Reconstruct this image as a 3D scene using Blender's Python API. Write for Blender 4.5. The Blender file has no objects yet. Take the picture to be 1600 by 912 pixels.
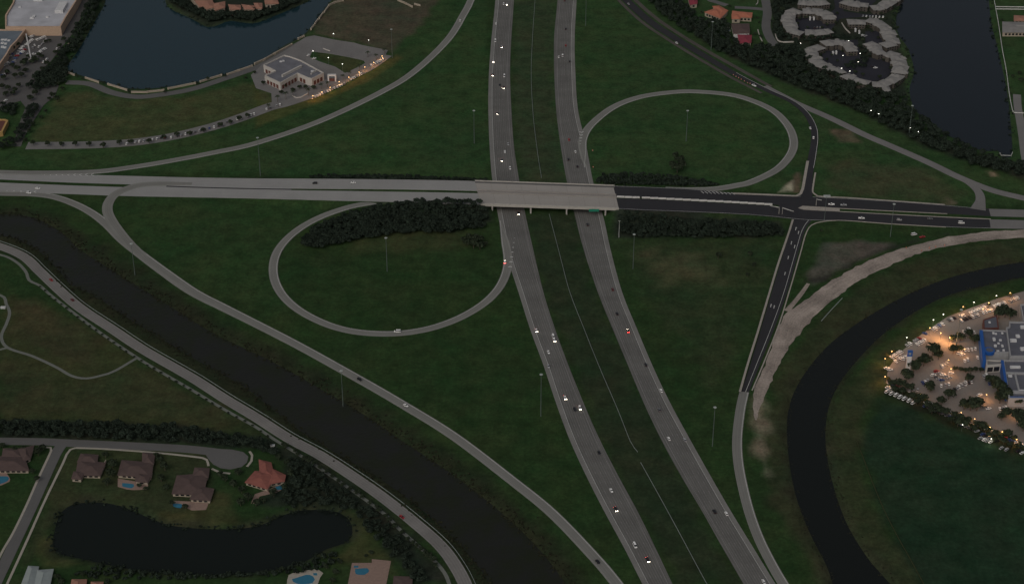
import bpy, math, random
import numpy as np
from mathutils import Vector
from mathutils.geometry import tessellate_polygon

random.seed(7)
rng = np.random.default_rng(7)
S = bpy.context.scene
COL = S.collection
R = math.radians

# ------------------------------------------------------------------ camera, sky, sun, exposure
F, TH, HC = 2900.0, R(31.0), 807.0            # focal length in photo pixels, pitch below horizontal, camera height (m)
cam_d = bpy.data.cameras.new('camera')
cam = bpy.data.objects.new('camera', cam_d)
COL.objects.link(cam)
cam.location = (0, 0, HC)
cam.rotation_euler = (math.pi/2 - TH, 0, 0)
cam_d.sensor_width = 36.0
cam_d.lens = F/1600*36.0
cam_d.clip_start = 5.0
cam_d.clip_end = 30000.0
S.camera = cam

SUN_EL, SUN_AZ = R(42.0), R(205.0)            # weak light through thin cloud, from behind the camera
w = bpy.data.worlds.new('World')
S.world = w
w.use_nodes = True
nt = w.node_tree
sky = nt.nodes.new('ShaderNodeTexSky')
sky.sky_type = 'NISHITA'
sky.sun_disc = False
sky.sun_elevation = SUN_EL
sky.sun_rotation = SUN_AZ
sky.air_density = 1.0
sky.dust_density = 6.0
sky.ozone_density = 0.6
bg = nt.nodes['Background']
hs = nt.nodes.new('ShaderNodeHueSaturation')          # thin overcast: a greyer sky
hs.inputs['Saturation'].default_value = 0.45
nt.links.new(sky.outputs[0], hs.inputs['Color'])
nt.links.new(hs.outputs[0], bg.inputs[0])
bg.inputs[1].default_value = 0.10
sun_d = bpy.data.lights.new('sun', 'SUN')
sun_d.energy = 0.5
sun_d.angle = R(40)
sun_d.color = (1.0, 0.93, 0.84)
sun = bpy.data.objects.new('sun', sun_d)
COL.objects.link(sun)
sd = Vector((math.sin(SUN_AZ)*math.cos(SUN_EL), math.cos(SUN_AZ)*math.cos(SUN_EL), math.sin(SUN_EL)))
sun.rotation_euler = sd.to_track_quat('Z', 'Y').to_euler()
sun.location = (-300, 300, 900)
vs = S.view_settings
vs.view_transform = 'Standard'
vs.look = 'None'
vs.exposure = -0.93
vs.gamma = 1.0
vs.use_curve_mapping = False

# ------------------------------------------------------------------ geometry helpers
CT, ST = math.cos(TH), math.sin(TH)
def P(px, py, z=0.0):
    """the place on the level z that a photo pixel shows"""
    u = (px-800.0)/F; v = -(py-456.0)/F
    dx, dy, dz = u, CT + v*ST, -ST + v*CT
    t = (z-HC)/dz
    return Vector((dx*t, dy*t, z))
def PP(pts, z=0.0):
    return [P(p[0], p[1], p[2] if len(p) > 2 else z) for p in pts]

def catmull(pts, step=5.0):
    pts = [np.array(p, float) for p in pts]
    n = len(pts)
    out = []
    for i in range(n-1):
        p0 = pts[max(i-1, 0)]; p1 = pts[i]; p2 = pts[i+1]; p3 = pts[min(i+2, n-1)]
        if i == 0: p0 = 2*p1-p2
        if i == n-2: p3 = 2*p2-p1
        k = max(1, int(np.linalg.norm(p2-p1)/step))
        for j in range(k):
            t = j/k
            out.append(0.5*((2*p1)+(-p0+p2)*t+(2*p0-5*p1+4*p2-p3)*t*t+(-p0+3*p1-3*p2+p3)*t**3))
    out.append(pts[-1])
    return np.array(out)

def resample(a, n):
    d = np.r_[0, np.cumsum(np.linalg.norm(np.diff(a, axis=0), axis=1))]
    s = np.linspace(0, d[-1], n)
    return np.stack([np.interp(s, d, a[:, k]) for k in range(3)], 1)

def offset_line(c, off):
    """shift a line sideways (positive = to the right of travel), in plan"""
    t = np.gradient(c, axis=0)
    nrm = np.stack([t[:, 1], -t[:, 0], np.zeros(len(c))], 1)
    nrm /= np.linalg.norm(nrm, axis=1)[:, None]+1e-9
    return c + nrm*np.asarray(off).reshape(-1, 1)

def link(o, parent=None):
    COL.objects.link(o)
    if parent is not None: o.parent = parent
    return o

def tag(o, label=None, cat=None, group=None, kind=None):
    if label: o['label'] = label
    if cat: o['category'] = cat
    if group: o['group'] = group
    if kind: o['kind'] = kind
    return o

def mesh(name, V, Fc, mats=None, idx=None, uv=None, smooth=False):
    m = bpy.data.meshes.new(name)
    m.from_pydata([tuple(map(float, v)) for v in V], [], [tuple(int(i) for i in f) for f in Fc])
    if mats is not None:
        for x in (mats if isinstance(mats, (list, tuple)) else [mats]): m.materials.append(x)
    if idx is not None: m.polygons.foreach_set('material_index', idx)
    if uv is not None:
        l = m.uv_layers.new(name='UVMap')
        flat = np.array([uv[vi] for p in m.polygons for vi in p.vertices], 'f').ravel()
        l.data.foreach_set('uv', flat)
    if smooth: m.polygons.foreach_set('use_smooth', [True]*len(m.polygons))
    m.update()
    return m

def obj(name, V, Fc, mat=None, parent=None, loc=None, **k):
    o = bpy.data.objects.new(name, mesh(name, V, Fc, mat, **k))
    link(o, parent)
    if loc is not None: o.location = loc
    return o

def empty(name, loc, label, cat, group=None, rz=0.0):
    o = bpy.data.objects.new(name, None)
    o.empty_display_size = 1.0
    link(o)
    o.location = loc; o.rotation_euler = (0, 0, rz)
    return tag(o, label, cat, group)

class MB:
    """collects boxes, bars, prisms and quads into one mesh"""
    def __init__(s): s.V = []; s.F = []; s.I = []
    def add(s, V, Fc, mi=0):
        b = len(s.V)
        s.V += [tuple(v) for v in V]
        s.F += [tuple(i+b for i in f) for f in Fc]
        s.I += [mi]*len(Fc)
        return s
    def box(s, x0, x1, y0, y1, z0, z1, mi=0):
        V = [(x, y, z) for z in (z0, z1) for y in (y0, y1) for x in (x0, x1)]
        return s.add(V, [(0, 2, 3, 1), (4, 5, 7, 6), (0, 1, 5, 4), (2, 6, 7, 3), (0, 4, 6, 2), (1, 3, 7, 5)], mi)
    def obox(s, a, b, wd, z0, z1, mi=0):
        """box along the plan segment a-b, wd wide"""
        a = np.array(a[:2], float); b = np.array(b[:2], float)
        d = (b-a)/(np.linalg.norm(b-a)+1e-9); n = np.array([-d[1], d[0]])*wd/2
        q = [a-n, b-n, b+n, a+n]
        V = [(*p, z0) for p in q]+[(*p, z1) for p in q]
        return s.add(V, [(3, 2, 1, 0), (4, 5, 6, 7), (0, 1, 5, 4), (1, 2, 6, 5), (2, 3, 7, 6), (3, 0, 4, 7)], mi)
    def prism(s, poly, z0, z1, mi=0, top=None):
        n = len(poly)
        V = [(p[0], p[1], z0) for p in poly]+[(p[0], p[1], z1) for p in poly]
        Fc = [(i, (i+1) % n, (i+1) % n+n, i+n) for i in range(n)]
        a = sum(poly[i][0]*poly[(i+1) % n][1]-poly[(i+1) % n][0]*poly[i][1] for i in range(n))
        if a < 0: Fc = [f[::-1] for f in Fc]
        s.add(V, Fc, mi)
        s.cap(poly, z1, mi if top is None else top)
        return s
    def cap(s, poly, z, mi=0):
        tr = tessellate_polygon([[Vector((p[0], p[1], 0)) for p in poly]])
        V = [(p[0], p[1], z) for p in poly]
        Fc = []
        for t in tr:
            a, b, c = [V[i] for i in t]
            Fc.append(t if (b[0]-a[0])*(c[1]-a[1])-(b[1]-a[1])*(c[0]-a[0]) > 0 else t[::-1])
        return s.add(V, Fc, mi)
    def cone(s, x, y, z0, z1, r0, r1, n=8, mi=0, lean=(0, 0)):
        V = []
        for z, r, k in ((z0, r0, 0), (z1, r1, 1)):
            V += [(x+lean[0]*k+r*math.cos(6.2832*i/n), y+lean[1]*k+r*math.sin(6.2832*i/n), z) for i in range(n)]
        Fc = [(i, (i+1) % n, (i+1) % n+n, i+n) for i in range(n)]+[tuple(range(n))[::-1], tuple(range(n, 2*n))]
        return s.add(V, Fc, mi)
    def build(s, name, mats, parent=None, loc=None):
        return obj(name, s.V, s.F, mats, parent, loc, idx=s.I)
    def data(s, name, mats): return mesh(name, s.V, s.F, mats, idx=s.I)

ONES = 'zeroth first second third fourth fifth sixth seventh eighth ninth tenth eleventh twelfth thirteenth fourteenth fifteenth sixteenth seventeenth eighteenth nineteenth'.split()
def nth(i):
    if i < 20: return ONES[i]
    t = {2: 'twent', 3: 'thirt', 4: 'fort', 5: 'fift', 6: 'sixt'}[i//10]
    return t+'ieth' if i % 10 == 0 else t+'y-'+ONES[i % 10]

# ------------------------------------------------------------------ materials
def newmat(name):
    m = bpy.data.materials.new(name); m.use_nodes = True
    n = m.node_tree
    b = n.nodes['Principled BSDF']
    return m, n, b
def simple(name, col, rough=0.7, spec=0.3, var=0.12, scale=0.6, metal=0.0, island=False):
    m, n, b = newmat(name)
    b.inputs['Roughness'].default_value = rough
    b.inputs['Metallic'].default_value = metal
    b.inputs['Specular IOR Level'].default_value = spec
    g = n.nodes.new('ShaderNodeNewGeometry')
    ns = n.nodes.new('ShaderNodeTexNoise'); ns.inputs['Scale'].default_value = scale; ns.inputs['Detail'].default_value = 4
    n.links.new(g.outputs['Position'], ns.inputs['Vector'])
    mr = n.nodes.new('ShaderNodeMapRange')
    mr.inputs[3].default_value = 1-var*2; mr.inputs[4].default_value = 1+var*2
    n.links.new(ns.outputs[0], mr.inputs[0])
    mx = n.nodes.new('ShaderNodeMix'); mx.data_type = 'RGBA'; mx.blend_type = 'MULTIPLY'; mx.inputs[0].default_value = 1
    mx.inputs[6].default_value = (*col, 1)
    n.links.new(mr.outputs[0], mx.inputs[7])
    out = mx.outputs[2]
    if island:
        mr2 = n.nodes.new('ShaderNodeMapRange'); mr2.inputs[3].default_value = 0.55; mr2.inputs[4].default_value = 1.5
        n.links.new(g.outputs['Random Per Island'], mr2.inputs[0])
        m2 = n.nodes.new('ShaderNodeMix'); m2.data_type = 'RGBA'; m2.blend_type = 'MULTIPLY'; m2.inputs[0].default_value = 1
        n.links.new(out, m2.inputs[6]); n.links.new(mr2.outputs[0], m2.inputs[7]); out = m2.outputs[2]
    n.links.new(out, b.inputs['Base Color'])
    return m
def emis(name, col, st):
    m, n, b = newmat(name)
    b.inputs['Base Color'].default_value = (*col, 1)
    b.inputs['Emission Color'].default_value = (*col, 1)
    b.inputs['Emission Strength'].default_value = st
    return m

def road_mat(name, col, lanes=0.0, track=0.16, patch=0.14, first=3.0, width=99.0, shoulder=1.0, joints=0.0):
    """worn road surface; wheel paths run along each lane (u = metres from the left edge, v = metres along)"""
    m, n, b = newmat(name)
    b.inputs['Roughness'].default_value = 0.85
    b.inputs['Specular IOR Level'].default_value = 0.25
    N = n.nodes.new; L = n.links.new
    uv = N('ShaderNodeUVMap'); sep = N('ShaderNodeSeparateXYZ'); L(uv.outputs[0], sep.inputs[0])
    def math_(op, a, bb=None, cc=None):
        x = N('ShaderNodeMath'); x.operation = op
        for i, q in enumerate((a, bb, cc)):
            if q is None: continue
            if isinstance(q, (int, float)): x.inputs[i].default_value = q
            else: L(q, x.inputs[i])
        return x.outputs[0]
    g = N('ShaderNodeNewGeometry')
    n1 = N('ShaderNodeTexNoise'); n1.inputs['Scale'].default_value = 0.05; n1.inputs['Detail'].default_value = 6
    L(g.outputs['Position'], n1.inputs['Vector'])
    cmb = N('ShaderNodeCombineXYZ')
    L(math_('MULTIPLY', sep.outputs[0], 0.9), cmb.inputs[0]); L(math_('MULTIPLY', sep.outputs[1], 0.02), cmb.inputs[1])
    n2 = N('ShaderNodeTexNoise'); n2.inputs['Scale'].default_value = 1.0; n2.inputs['Detail'].default_value = 4
    L(cmb.outputs[0], n2.inputs['Vector'])
    n3 = N('ShaderNodeTexNoise'); n3.inputs['Scale'].default_value = 0.6; n3.inputs['Detail'].default_value = 3
    L(g.outputs['Position'], n3.inputs['Vector'])
    v = math_('ADD', math_('MULTIPLY', math_('SUBTRACT', n1.outputs[0], 0.5), patch*2), 1.0)
    v = math_('ADD', v, math_('MULTIPLY', math_('SUBTRACT', n2.outputs[0], 0.5), track*2))
    v = math_('ADD', v, math_('MULTIPLY', math_('SUBTRACT', n3.outputs[0], 0.5), patch*1.3))
    if lanes:
        ph = math_('MULTIPLY', math_('SUBTRACT', sep.outputs[0], first), 6.2832/lanes*2)
        c = math_('COSINE', ph)
        inl = math_('MULTIPLY', math_('GREATER_THAN', sep.outputs[0], first), math_('LESS_THAN', sep.outputs[0], width-first))
        v = math_('ADD', v, math_('MULTIPLY', math_('MULTIPLY', c, inl), track*0.45))
        v = math_('MULTIPLY', v, math_('SUBTRACT', shoulder, math_('MULTIPLY', inl, shoulder-1.0)))
    if joints:
        f = math_('FRACT', math_('DIVIDE', sep.outputs[1], joints))
        v = math_('MULTIPLY', v, math_('SUBTRACT', 1.0, math_('MULTIPLY', math_('LESS_THAN', f, 0.05), 0.10)))
    mx = N('ShaderNodeMix'); mx.data_type = 'RGBA'; mx.blend_type = 'MULTIPLY'; mx.inputs[0].default_value = 1
    mx.inputs[6].default_value = (*col, 1); L(v, mx.inputs[7])
    L(mx.outputs[2], b.inputs['Base Color'])
    return m

def water_mat(name, col, rough=0.08, bump=0.25, spec=0.5, weed=None):
    m, n, b = newmat(name)
    b.inputs['Base Color'].default_value = (*col, 1)
    b.inputs['Roughness'].default_value = rough
    b.inputs['IOR'].default_value = 1.33
    b.inputs['Specular IOR Level'].default_value = spec
    g = n.nodes.new('ShaderNodeNewGeometry')
    ns = n.nodes.new('ShaderNodeTexNoise'); ns.inputs['Scale'].default_value = 0.35; ns.inputs['Detail'].default_value = 5
    n.links.new(g.outputs['Position'], ns.inputs['Vector'])
    if weed:                                     # mats of floating weed
        nw = n.nodes.new('ShaderNodeTexNoise'); nw.inputs['Scale'].default_value = 0.045; nw.inputs['Detail'].default_value = 7; nw.inputs['Roughness'].default_value = 0.7
        n.links.new(g.outputs['Position'], nw.inputs['Vector'])
        mr = n.nodes.new('ShaderNodeMapRange'); mr.inputs[1].default_value = 0.42; mr.inputs[2].default_value = 0.62; n.links.new(nw.outputs[0], mr.inputs[0])
        mx = n.nodes.new('ShaderNodeMix'); mx.data_type = 'RGBA'; mx.inputs[6].default_value = (*col, 1); mx.inputs[7].default_value = (*weed, 1)
        n.links.new(mr.outputs[0], mx.inputs[0]); n.links.new(mx.outputs[2], b.inputs['Base Color'])
    bp = n.nodes.new('ShaderNodeBump'); bp.inputs['Strength'].default_value = bump; bp.inputs['Distance'].default_value = 0.4
    n.links.new(ns.outputs[0], bp.inputs['Height']); n.links.new(bp.outputs[0], b.inputs['Normal'])
    return m

M = {}
M['motorway'] = road_mat('worn_motorway_asphalt', (0.140, 0.138, 0.130), lanes=3.7, first=3.9, width=60.0, shoulder=1.42, track=0.26, patch=0.3)
M['street'] = road_mat('pale_street_asphalt', (0.298, 0.298, 0.29), lanes=3.6, track=0.1, first=1.0, width=40)
M['localroad'] = road_mat('local_road_asphalt', (0.195, 0.188, 0.178), lanes=4.0, track=0.12, first=0.6, width=9, patch=0.28)
M['ramp'] = road_mat('ramp_asphalt', (0.200, 0.200, 0.184), lanes=4.2, track=0.1, first=1.6, width=8.5, shoulder=1.12)
M['deck'] = road_mat('bridge_deck_concrete', (0.345, 0.325, 0.30), track=0.1, joints=14.0, patch=0.1)
M['fresh'] = road_mat('fresh_black_asphalt', (0.033, 0.033, 0.037), track=0.2, patch=0.2)
M['oldgrey'] = road_mat('old_grey_asphalt', (0.19, 0.185, 0.18), track=0.1, patch=0.2)
M['lane'] = road_mat('residential_asphalt', (0.125, 0.124, 0.122), track=0.08)
M['malllot'] = road_mat('mall_lot_asphalt', (0.105, 0.102, 0.10), track=0.1, patch=0.3)
M['lot'] = road_mat('parking_lot_asphalt', (0.185, 0.18, 0.176), track=0.08, patch=0.25)
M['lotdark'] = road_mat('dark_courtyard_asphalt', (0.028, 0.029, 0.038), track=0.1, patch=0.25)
M['lotpale'] = road_mat('pale_dealer_lot_asphalt', (0.212, 0.195, 0.178), track=0.08, patch=0.25)
M['dirt'] = road_mat('crushed_limerock', (0.31, 0.265, 0.23), track=0.4, patch=0.8)
M['walk'] = simple('sidewalk_concrete', (0.36, 0.335, 0.285), 0.85)
M['path'] = simple('park_path_concrete', (0.16, 0.17, 0.15), 0.85)
M['kerb'] = simple('kerb_concrete', (0.36, 0.33, 0.29), 0.85, var=0.2)
M['faded'] = simple('faded_lane_paint', (0.29, 0.285, 0.28), 0.7, var=0.2)
M['white'] = simple('white_road_paint', (0.62, 0.62, 0.6), 0.6, var=0.2)
M['kioskwall'] = simple('ochre_stucco', (0.42, 0.27, 0.10), 0.8)
M['yellow'] = simple('yellow_road_paint', (0.55, 0.40, 0.08), 0.6, var=0.2)
M['concrete'] = simple('weathered_concrete', (0.44, 0.42, 0.38), 0.85, var=0.1)
M['concdark'] = simple('shaded_concrete', (0.28, 0.26, 0.24), 0.9)  # darker copy of the weathered concrete, shade mixed into its colour
M['steel'] = simple('galvanised_steel', (0.42, 0.44, 0.43), 0.5, 0.5)
M['rail'] = simple('guardrail_steel', (0.24, 0.28, 0.265), 0.5, 0.5)
M['pole'] = simple('mast_steel', (0.11, 0.14, 0.13), 0.6, 0.4)
M['green_sign'] = simple('green_sign_sheet', (0.02, 0.20, 0.13), 0.5)
M['lake'] = water_mat('lake_water', (0.014, 0.036, 0.046), 0.1)
M['lake2'] = water_mat('dark_lake_water', (0.008, 0.013, 0.017), 0.12, 0.25, 0.38)
M['canal'] = water_mat('canal_water', (0.011, 0.0135, 0.012), 0.12, 0.25, 0.3)
M['murky'] = water_mat('weedy_canal_water', (0.021, 0.0225, 0.020), 0.35, 0.6, 0.22, weed=(0.019, 0.023, 0.013))
M['pond'] = water_mat('pond_water', (0.011, 0.015, 0.013), 0.1, 0.2, 0.22)
M['pool'] = simple('pool_water', (0.03, 0.16, 0.25), 0.1, 0.5, 0.05)
M['leaf'] = simple('foliage_dark', (0.030, 0.042, 0.024), 0.8, 0.15, 0.25, 0.25, island=True)
M['leaf2'] = simple('foliage_olive', (0.052, 0.058, 0.026), 0.8, 0.15, 0.25, 0.25, island=True)
M['reed'] = simple('dry_reeds', (0.032, 0.034, 0.021), 0.9, 0.1, 0.3, 0.12, island=True)
M['leafwood'] = simple('foliage_wood', (0.025, 0.036, 0.026), 0.85, 0.1, 0.42, 0.13, island=True)
M['bark'] = simple('bark', (0.10, 0.08, 0.06), 0.9)
M['cream'] = simple('cream_stucco', (0.40, 0.34, 0.27), 0.85, var=0.08)
M['whitewall'] = simple('white_stucco', (0.52, 0.49, 0.45), 0.8, var=0.06)
M['beige'] = simple('peach_stucco', (0.50, 0.36, 0.26), 0.85, var=0.1)
M['brick_red'] = simple('red_brown_panel', (0.13, 0.05, 0.04), 0.7)
M['glass'] = simple('dark_glass', (0.02, 0.022, 0.026), 0.15, 0.6, 0.05)
M['dealerwall'] = simple('grey_panel', (0.34, 0.34, 0.345), 0.7)
M['shoulder'] = road_mat('gravel_shoulder', (0.085, 0.078, 0.068), track=0.2, patch=0.3)
M['aptwall'] = simple('tan_siding', (0.10, 0.088, 0.075), 0.85)
M['r_grey'] = simple('grey_shingle', (0.235, 0.228, 0.218), 0.85, var=0.14, scale=0.25)
M['r_brown'] = simple('brown_tile', (0.095, 0.066, 0.060), 0.8, var=0.14, scale=0.3)
M['r_red'] = simple('red_clay_tile', (0.25, 0.092, 0.072), 0.8, var=0.16, scale=0.3)
M['r_orange'] = simple('orange_clay_tile', (0.42, 0.155, 0.095), 0.8, var=0.12, scale=0.3)
M['r_maroon'] = simple('maroon_tile', (0.24, 0.04, 0.06), 0.8, var=0.12, scale=0.3)
M['r_terra'] = simple('terracotta_tile', (0.33, 0.17, 0.12), 0.8, var=0.15, scale=0.3)
M['r_metal'] = simple('pale_metal_roof', (0.30, 0.34, 0.335), 0.55, 0.4, var=0.08, scale=0.3)
M['r_flat'] = simple('grey_roof_membrane', (0.155, 0.158, 0.178), 0.85, var=0.18, scale=0.1)
M['r_mall'] = simple('mall_roof_membrane', (0.45, 0.455, 0.485), 0.85, var=0.2, scale=0.07)
M['r_mall2'] = simple('blue_grey_roof_membrane', (0.14, 0.17, 0.20), 0.85, var=0.2, scale=0.07)
M['r_dealer'] = simple('dark_roof_membrane', (0.115, 0.118, 0.14), 0.85, var=0.15, scale=0.12)
M['unit'] = simple('painted_sheet_metal', (0.62, 0.62, 0.62), 0.5)
M['blue'] = simple('blue_cladding', (0.012, 0.09, 0.34), 0.45, 0.5, var=0.06)
M['patio'] = simple('pink_pavers', (0.27, 0.19, 0.155), 0.85, var=0.12)
M['barrier'] = simple('new_concrete_barrier', (0.60, 0.59, 0.57), 0.8, var=0.12)
M['tyre'] = simple('tyre_rubber', (0.02, 0.02, 0.02), 0.8)
M['head_on'] = emis('headlight_on', (1.0, 0.88, 0.70), 55.0)
M['tail_on'] = emis('tail_light_on', (1.0, 0.06, 0.05), 40.0)
M['head_off'] = simple('headlight_lens', (0.5, 0.5, 0.5), 0.2, 0.6)
M['tail_off'] = simple('tail_light_lens', (0.25, 0.01, 0.01), 0.3, 0.5)
M['lamp_white'] = emis('lamp_glow_white', (1.0, 0.95, 0.86), 12.0)
M['lamp_warm'] = emis('lamp_glow_warm', (1.0, 0.52, 0.18), 14.0)
M['mast_head'] = simple('mast_luminaire_housing', (0.42, 0.46, 0.44), 0.5)
PAINT = {}
for k, c in dict(white=(0.88, 0.88, 0.86), silver=(0.38, 0.39, 0.40), grey=(0.13, 0.135, 0.14), black=(0.015, 0.015, 0.017),
                 red=(0.32, 0.02, 0.025), blue=(0.03, 0.07, 0.22), maroon=(0.12, 0.018, 0.02), tan=(0.32, 0.27, 0.2)).items():
    PAINT[k] = simple('car_paint_'+k, c, 0.3, 0.5, 0.02)

# grass: colour of the ground cover comes from the sheet's own attribute, broken up by blades-and-weeds noise
def ground_mat():
    m, n, b = newmat('rough_grass')
    b.inputs['Roughness'].default_value = 0.95
    b.inputs['Specular IOR Level'].default_value = 0.1
    N = n.nodes.new; L = n.links.new
    at = N('ShaderNodeAttribute'); at.attribute_name = 'cover'
    g = N('ShaderNodeNewGeometry')
    def noise(sc, det, vec=None, rough=0.6):
        x = N('ShaderNodeTexNoise'); x.inputs['Scale'].default_value = sc; x.inputs['Detail'].default_value = det
        x.inputs['Roughness'].default_value = rough
        L(vec or g.outputs['Position'], x.inputs['Vector']); return x
    def rmp(src, lo, hi):
        x = N('ShaderNodeMapRange'); x.inputs[1].default_value = 0.25; x.inputs[2].default_value = 0.75
        x.inputs[3].default_value = lo; x.inputs[4].default_value = hi; L(src, x.inputs[0]); return x.outputs[0]
    def mul(a, bb):
        x = N('ShaderNodeMix'); x.data_type = 'RGBA'; x.blend_type = 'MULTIPLY'; x.inputs[0].default_value = 1
        L(a, x.inputs[6]); L(bb, x.inputs[7]); return x.outputs[2]
    c = at.outputs['Color']
    big = noise(0.012, 5)
    fine = noise(0.35, 6, rough=0.75)
    mid = noise(0.07, 5, rough=0.7)
    tint = N('ShaderNodeMix'); tint.data_type = 'RGBA'
    L(rmp(big.outputs[0], 0, 1), tint.inputs[0])
    tint.inputs[6].default_value = (0.80, 0.92, 0.90, 1); tint.inputs[7].default_value = (1.14, 1.12, 1.0, 1)
    c = mul(c, tint.outputs[2])
    t2 = N('ShaderNodeMix'); t2.data_type = 'RGBA'                    # drier, browner growth in patches
    br_ = noise(0.028, 7, rough=0.65)
    L(rmp(br_.outputs[0], -0.25, 1.25), t2.inputs[0])
    t2.inputs[6].default_value = (0.80, 1.04, 0.86, 1); t2.inputs[7].default_value = (1.26, 1.06, 1.0, 1)
    c = mul(c, t2.outputs[2])
    c = mul(c, rmp(mid.outputs[0], 0.60, 1.45))
    c = mul(c, rmp(fine.outputs[0], 0.60, 1.45))
    mp = N('ShaderNodeMapping'); mp.inputs['Scale'].default_value = (0.5, 0.012, 1); mp.inputs['Rotation'].default_value = (0, 0, 0.25)
    L(g.outputs['Position'], mp.inputs['Vector'])
    st = noise(1.0, 3, mp.outputs[0])
    c = mul(c, rmp(st.outputs[0], 0.95, 1.06))
    L(c, b.inputs['Base Color'])
    bp = N('ShaderNodeBump'); bp.inputs['Strength'].default_value = 0.6; bp.inputs['Distance'].default_value = 0.5
    L(fine.outputs[0], bp.inputs['Height']); L(bp.outputs[0], b.inputs['Normal'])
    return m
M['ground'] = ground_mat()

# ------------------------------------------------------------------ road lines (photo pixels, third number = height in metres)
def ease(t): t = min(1, max(0, t)); return t*t*(3-2*t)
DECK = 8.0
def zc(x):
    """height of the cross street along the picture"""
    if x < 745: return DECK*ease((x-230)/515)
    if x <= 966: return DECK
    return DECK*(1-ease((x-966)/280))
def cz(pts): return [(p[0], p[1], zc(p[0])) for p in pts]

WATERLINE = -1.5
LAKE_W = [(168,-60),(165,0),(150,30),(125,75),(109,98),(107,110),(150,125),(213,139),(300,130),(385,106),(412,93),(442,73),(470,58),(488,40),(512,8),(520,-5),(500,-5),(470,8),(442,20),(420,29),(395,37),(360,33),(345,38),(325,43),(300,30),(268,15),(258,0),(250,-60)]
LAKE_E = [(1412,-50),(1408,0),(1400,30),(1404,55),(1418,75),(1428,110),(1421,140),(1428,168),(1448,190),(1472,207),(1512,226),(1535,236),(1560,236),(1566,246),(1579,246),(1582,238),(1579,190),(1573,140),(1560,80),(1550,40),(1545,0),(1542,-50)]
CANAL_W = [(-120,340),(0,335),(40,337),(75,350),(108,373),(122,388),(180,425),(240,462),(275,484),(340,524),(420,562),(495,604),(560,642),(640,696),(720,750),(800,815),(855,872),(895,930),(920,980),(800,980),(765,912),(742,878),(690,822),(600,752),(480,680),(400,618),(375,600),(312,565),(275,543),(225,513),(187,488),(140,458),(112,446),(88,418),(62,393),(35,378),(0,368),(-120,366)]
CANAL_E = [(1720,392),(1600,409),(1560,415),(1500,429),(1440,450),(1370,486),(1310,526),(1275,560),(1247,600),(1232,640),(1230,690),(1240,760),(1260,820),(1290,880),(1325,950),(1420,950),(1385,905),(1355,870),(1322,815),(1300,750),(1290,690),(1294,640),(1311,600),(1340,562),(1380,522),(1430,487),(1480,462),(1540,446),(1600,433),(1720,418)]
POND = [(92,803),(107,790),(140,784),(185,789),(225,805),(265,820),(330,826),(400,822),(440,805),(480,796),(530,800),(550,820),(545,845),(510,857),(480,875),(430,890),(350,897),(270,895),(200,888),(130,873),(95,865),(82,850)]
WATERS = [('lake', LAKE_W, 'lake'), ('lake', LAKE_E, 'lake2'), ('canal', CANAL_W, 'murky'), ('canal', CANAL_E, 'canal'), ('pond', POND, 'pond')]

LOOP_W = [(781,345,0),(788,372,0),(793,398,0),(793,416,0),(788,434,0),(778,452,0),(761,470,0),(738,486,0),(708,501,0),(668,514,0),(620,521,0),(570,520,0),(530,513,0),(495,500,0),(465,483,0),(443,463,0),(430,440,0),(427,416,0.2),(433,394,0.5),(448,374,1.0),(470,356,1.7),(497,341,2.8),(525,330,3.8),(557,321,4.7),(600,315,5.6),(650,314,6.5),(700,316,7.4)]
LOOP_E = [(914,262,0),(911,240,0),(911,217,0),(924,195,0),(958,168,0),(1000,152,0),(1050,144.5,0),(1090,143.5,0),(1150,150,0),(1200,168.5,0),(1226,190,0),(1239,214,0.2),(1237,238,0.7),(1215,264,1.5),(1175,284,2.6),(1150,290,3.1),(1115,295.5,3.8),(1075,296,4.6),(1040,294,5.4)]
UP_T = cz([(-120,262),(0,271.5),(100,272.5),(200,275),(300,277.5),(400,279),(500,279.5),(600,280.5),(700,282),(748,283.4)])
UP_B = cz([(-120,276),(0,280.5),(100,285),(195,288),(250,289.5),(330,292),(400,294),(500,295),(600,295.5),(700,297),(748,298.2)])
LO_T = cz([(-120,282),(0,285.5),(100,289.5),(190,292.5),(250,293),(330,295),(400,296.5),(500,298),(600,299.5),(700,301),(748,302.2)])
LO_B = cz([(-120,298),(0,300),(100,303),(200,306.5),(300,308),(400,310),(500,312.5),(600,315),(700,317.5),(755,319.8)])
EU_T = cz([(958,290.5),(1000,292),(1085,296),(1146,302),(1200,305),(1260,307),(1300,309),(1400,315),(1480,321),(1548,326.5),(1600,328),(1720,331)])
EU_B = cz([(962,306),(1005,308),(1085,312.5),(1150,316),(1200,319),(1255,322.5),(1310,325.5),(1400,330),(1480,334),(1548,338),(1600,339.5),(1720,343)])
EL_T = cz([(963,310),(1005,311),(1085,315),(1150,318.5),(1200,321.5),(1255,326.5),(1310,330.5),(1400,335.5),(1480,339.5),(1548,343),(1600,344.5),(1720,348)])
EL_B = cz([(967,326.5),(1005,328.5),(1085,331.5),(1150,334.5),(1200,338),(1262,344),(1320,345.5),(1400,350.5),(1480,355),(1548,357),(1600,358),(1720,361)])

def dense(pts, step=5.0): return catmull([P(*p) if len(p) == 3 else P(p[0], p[1]) for p in pts], step)

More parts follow.
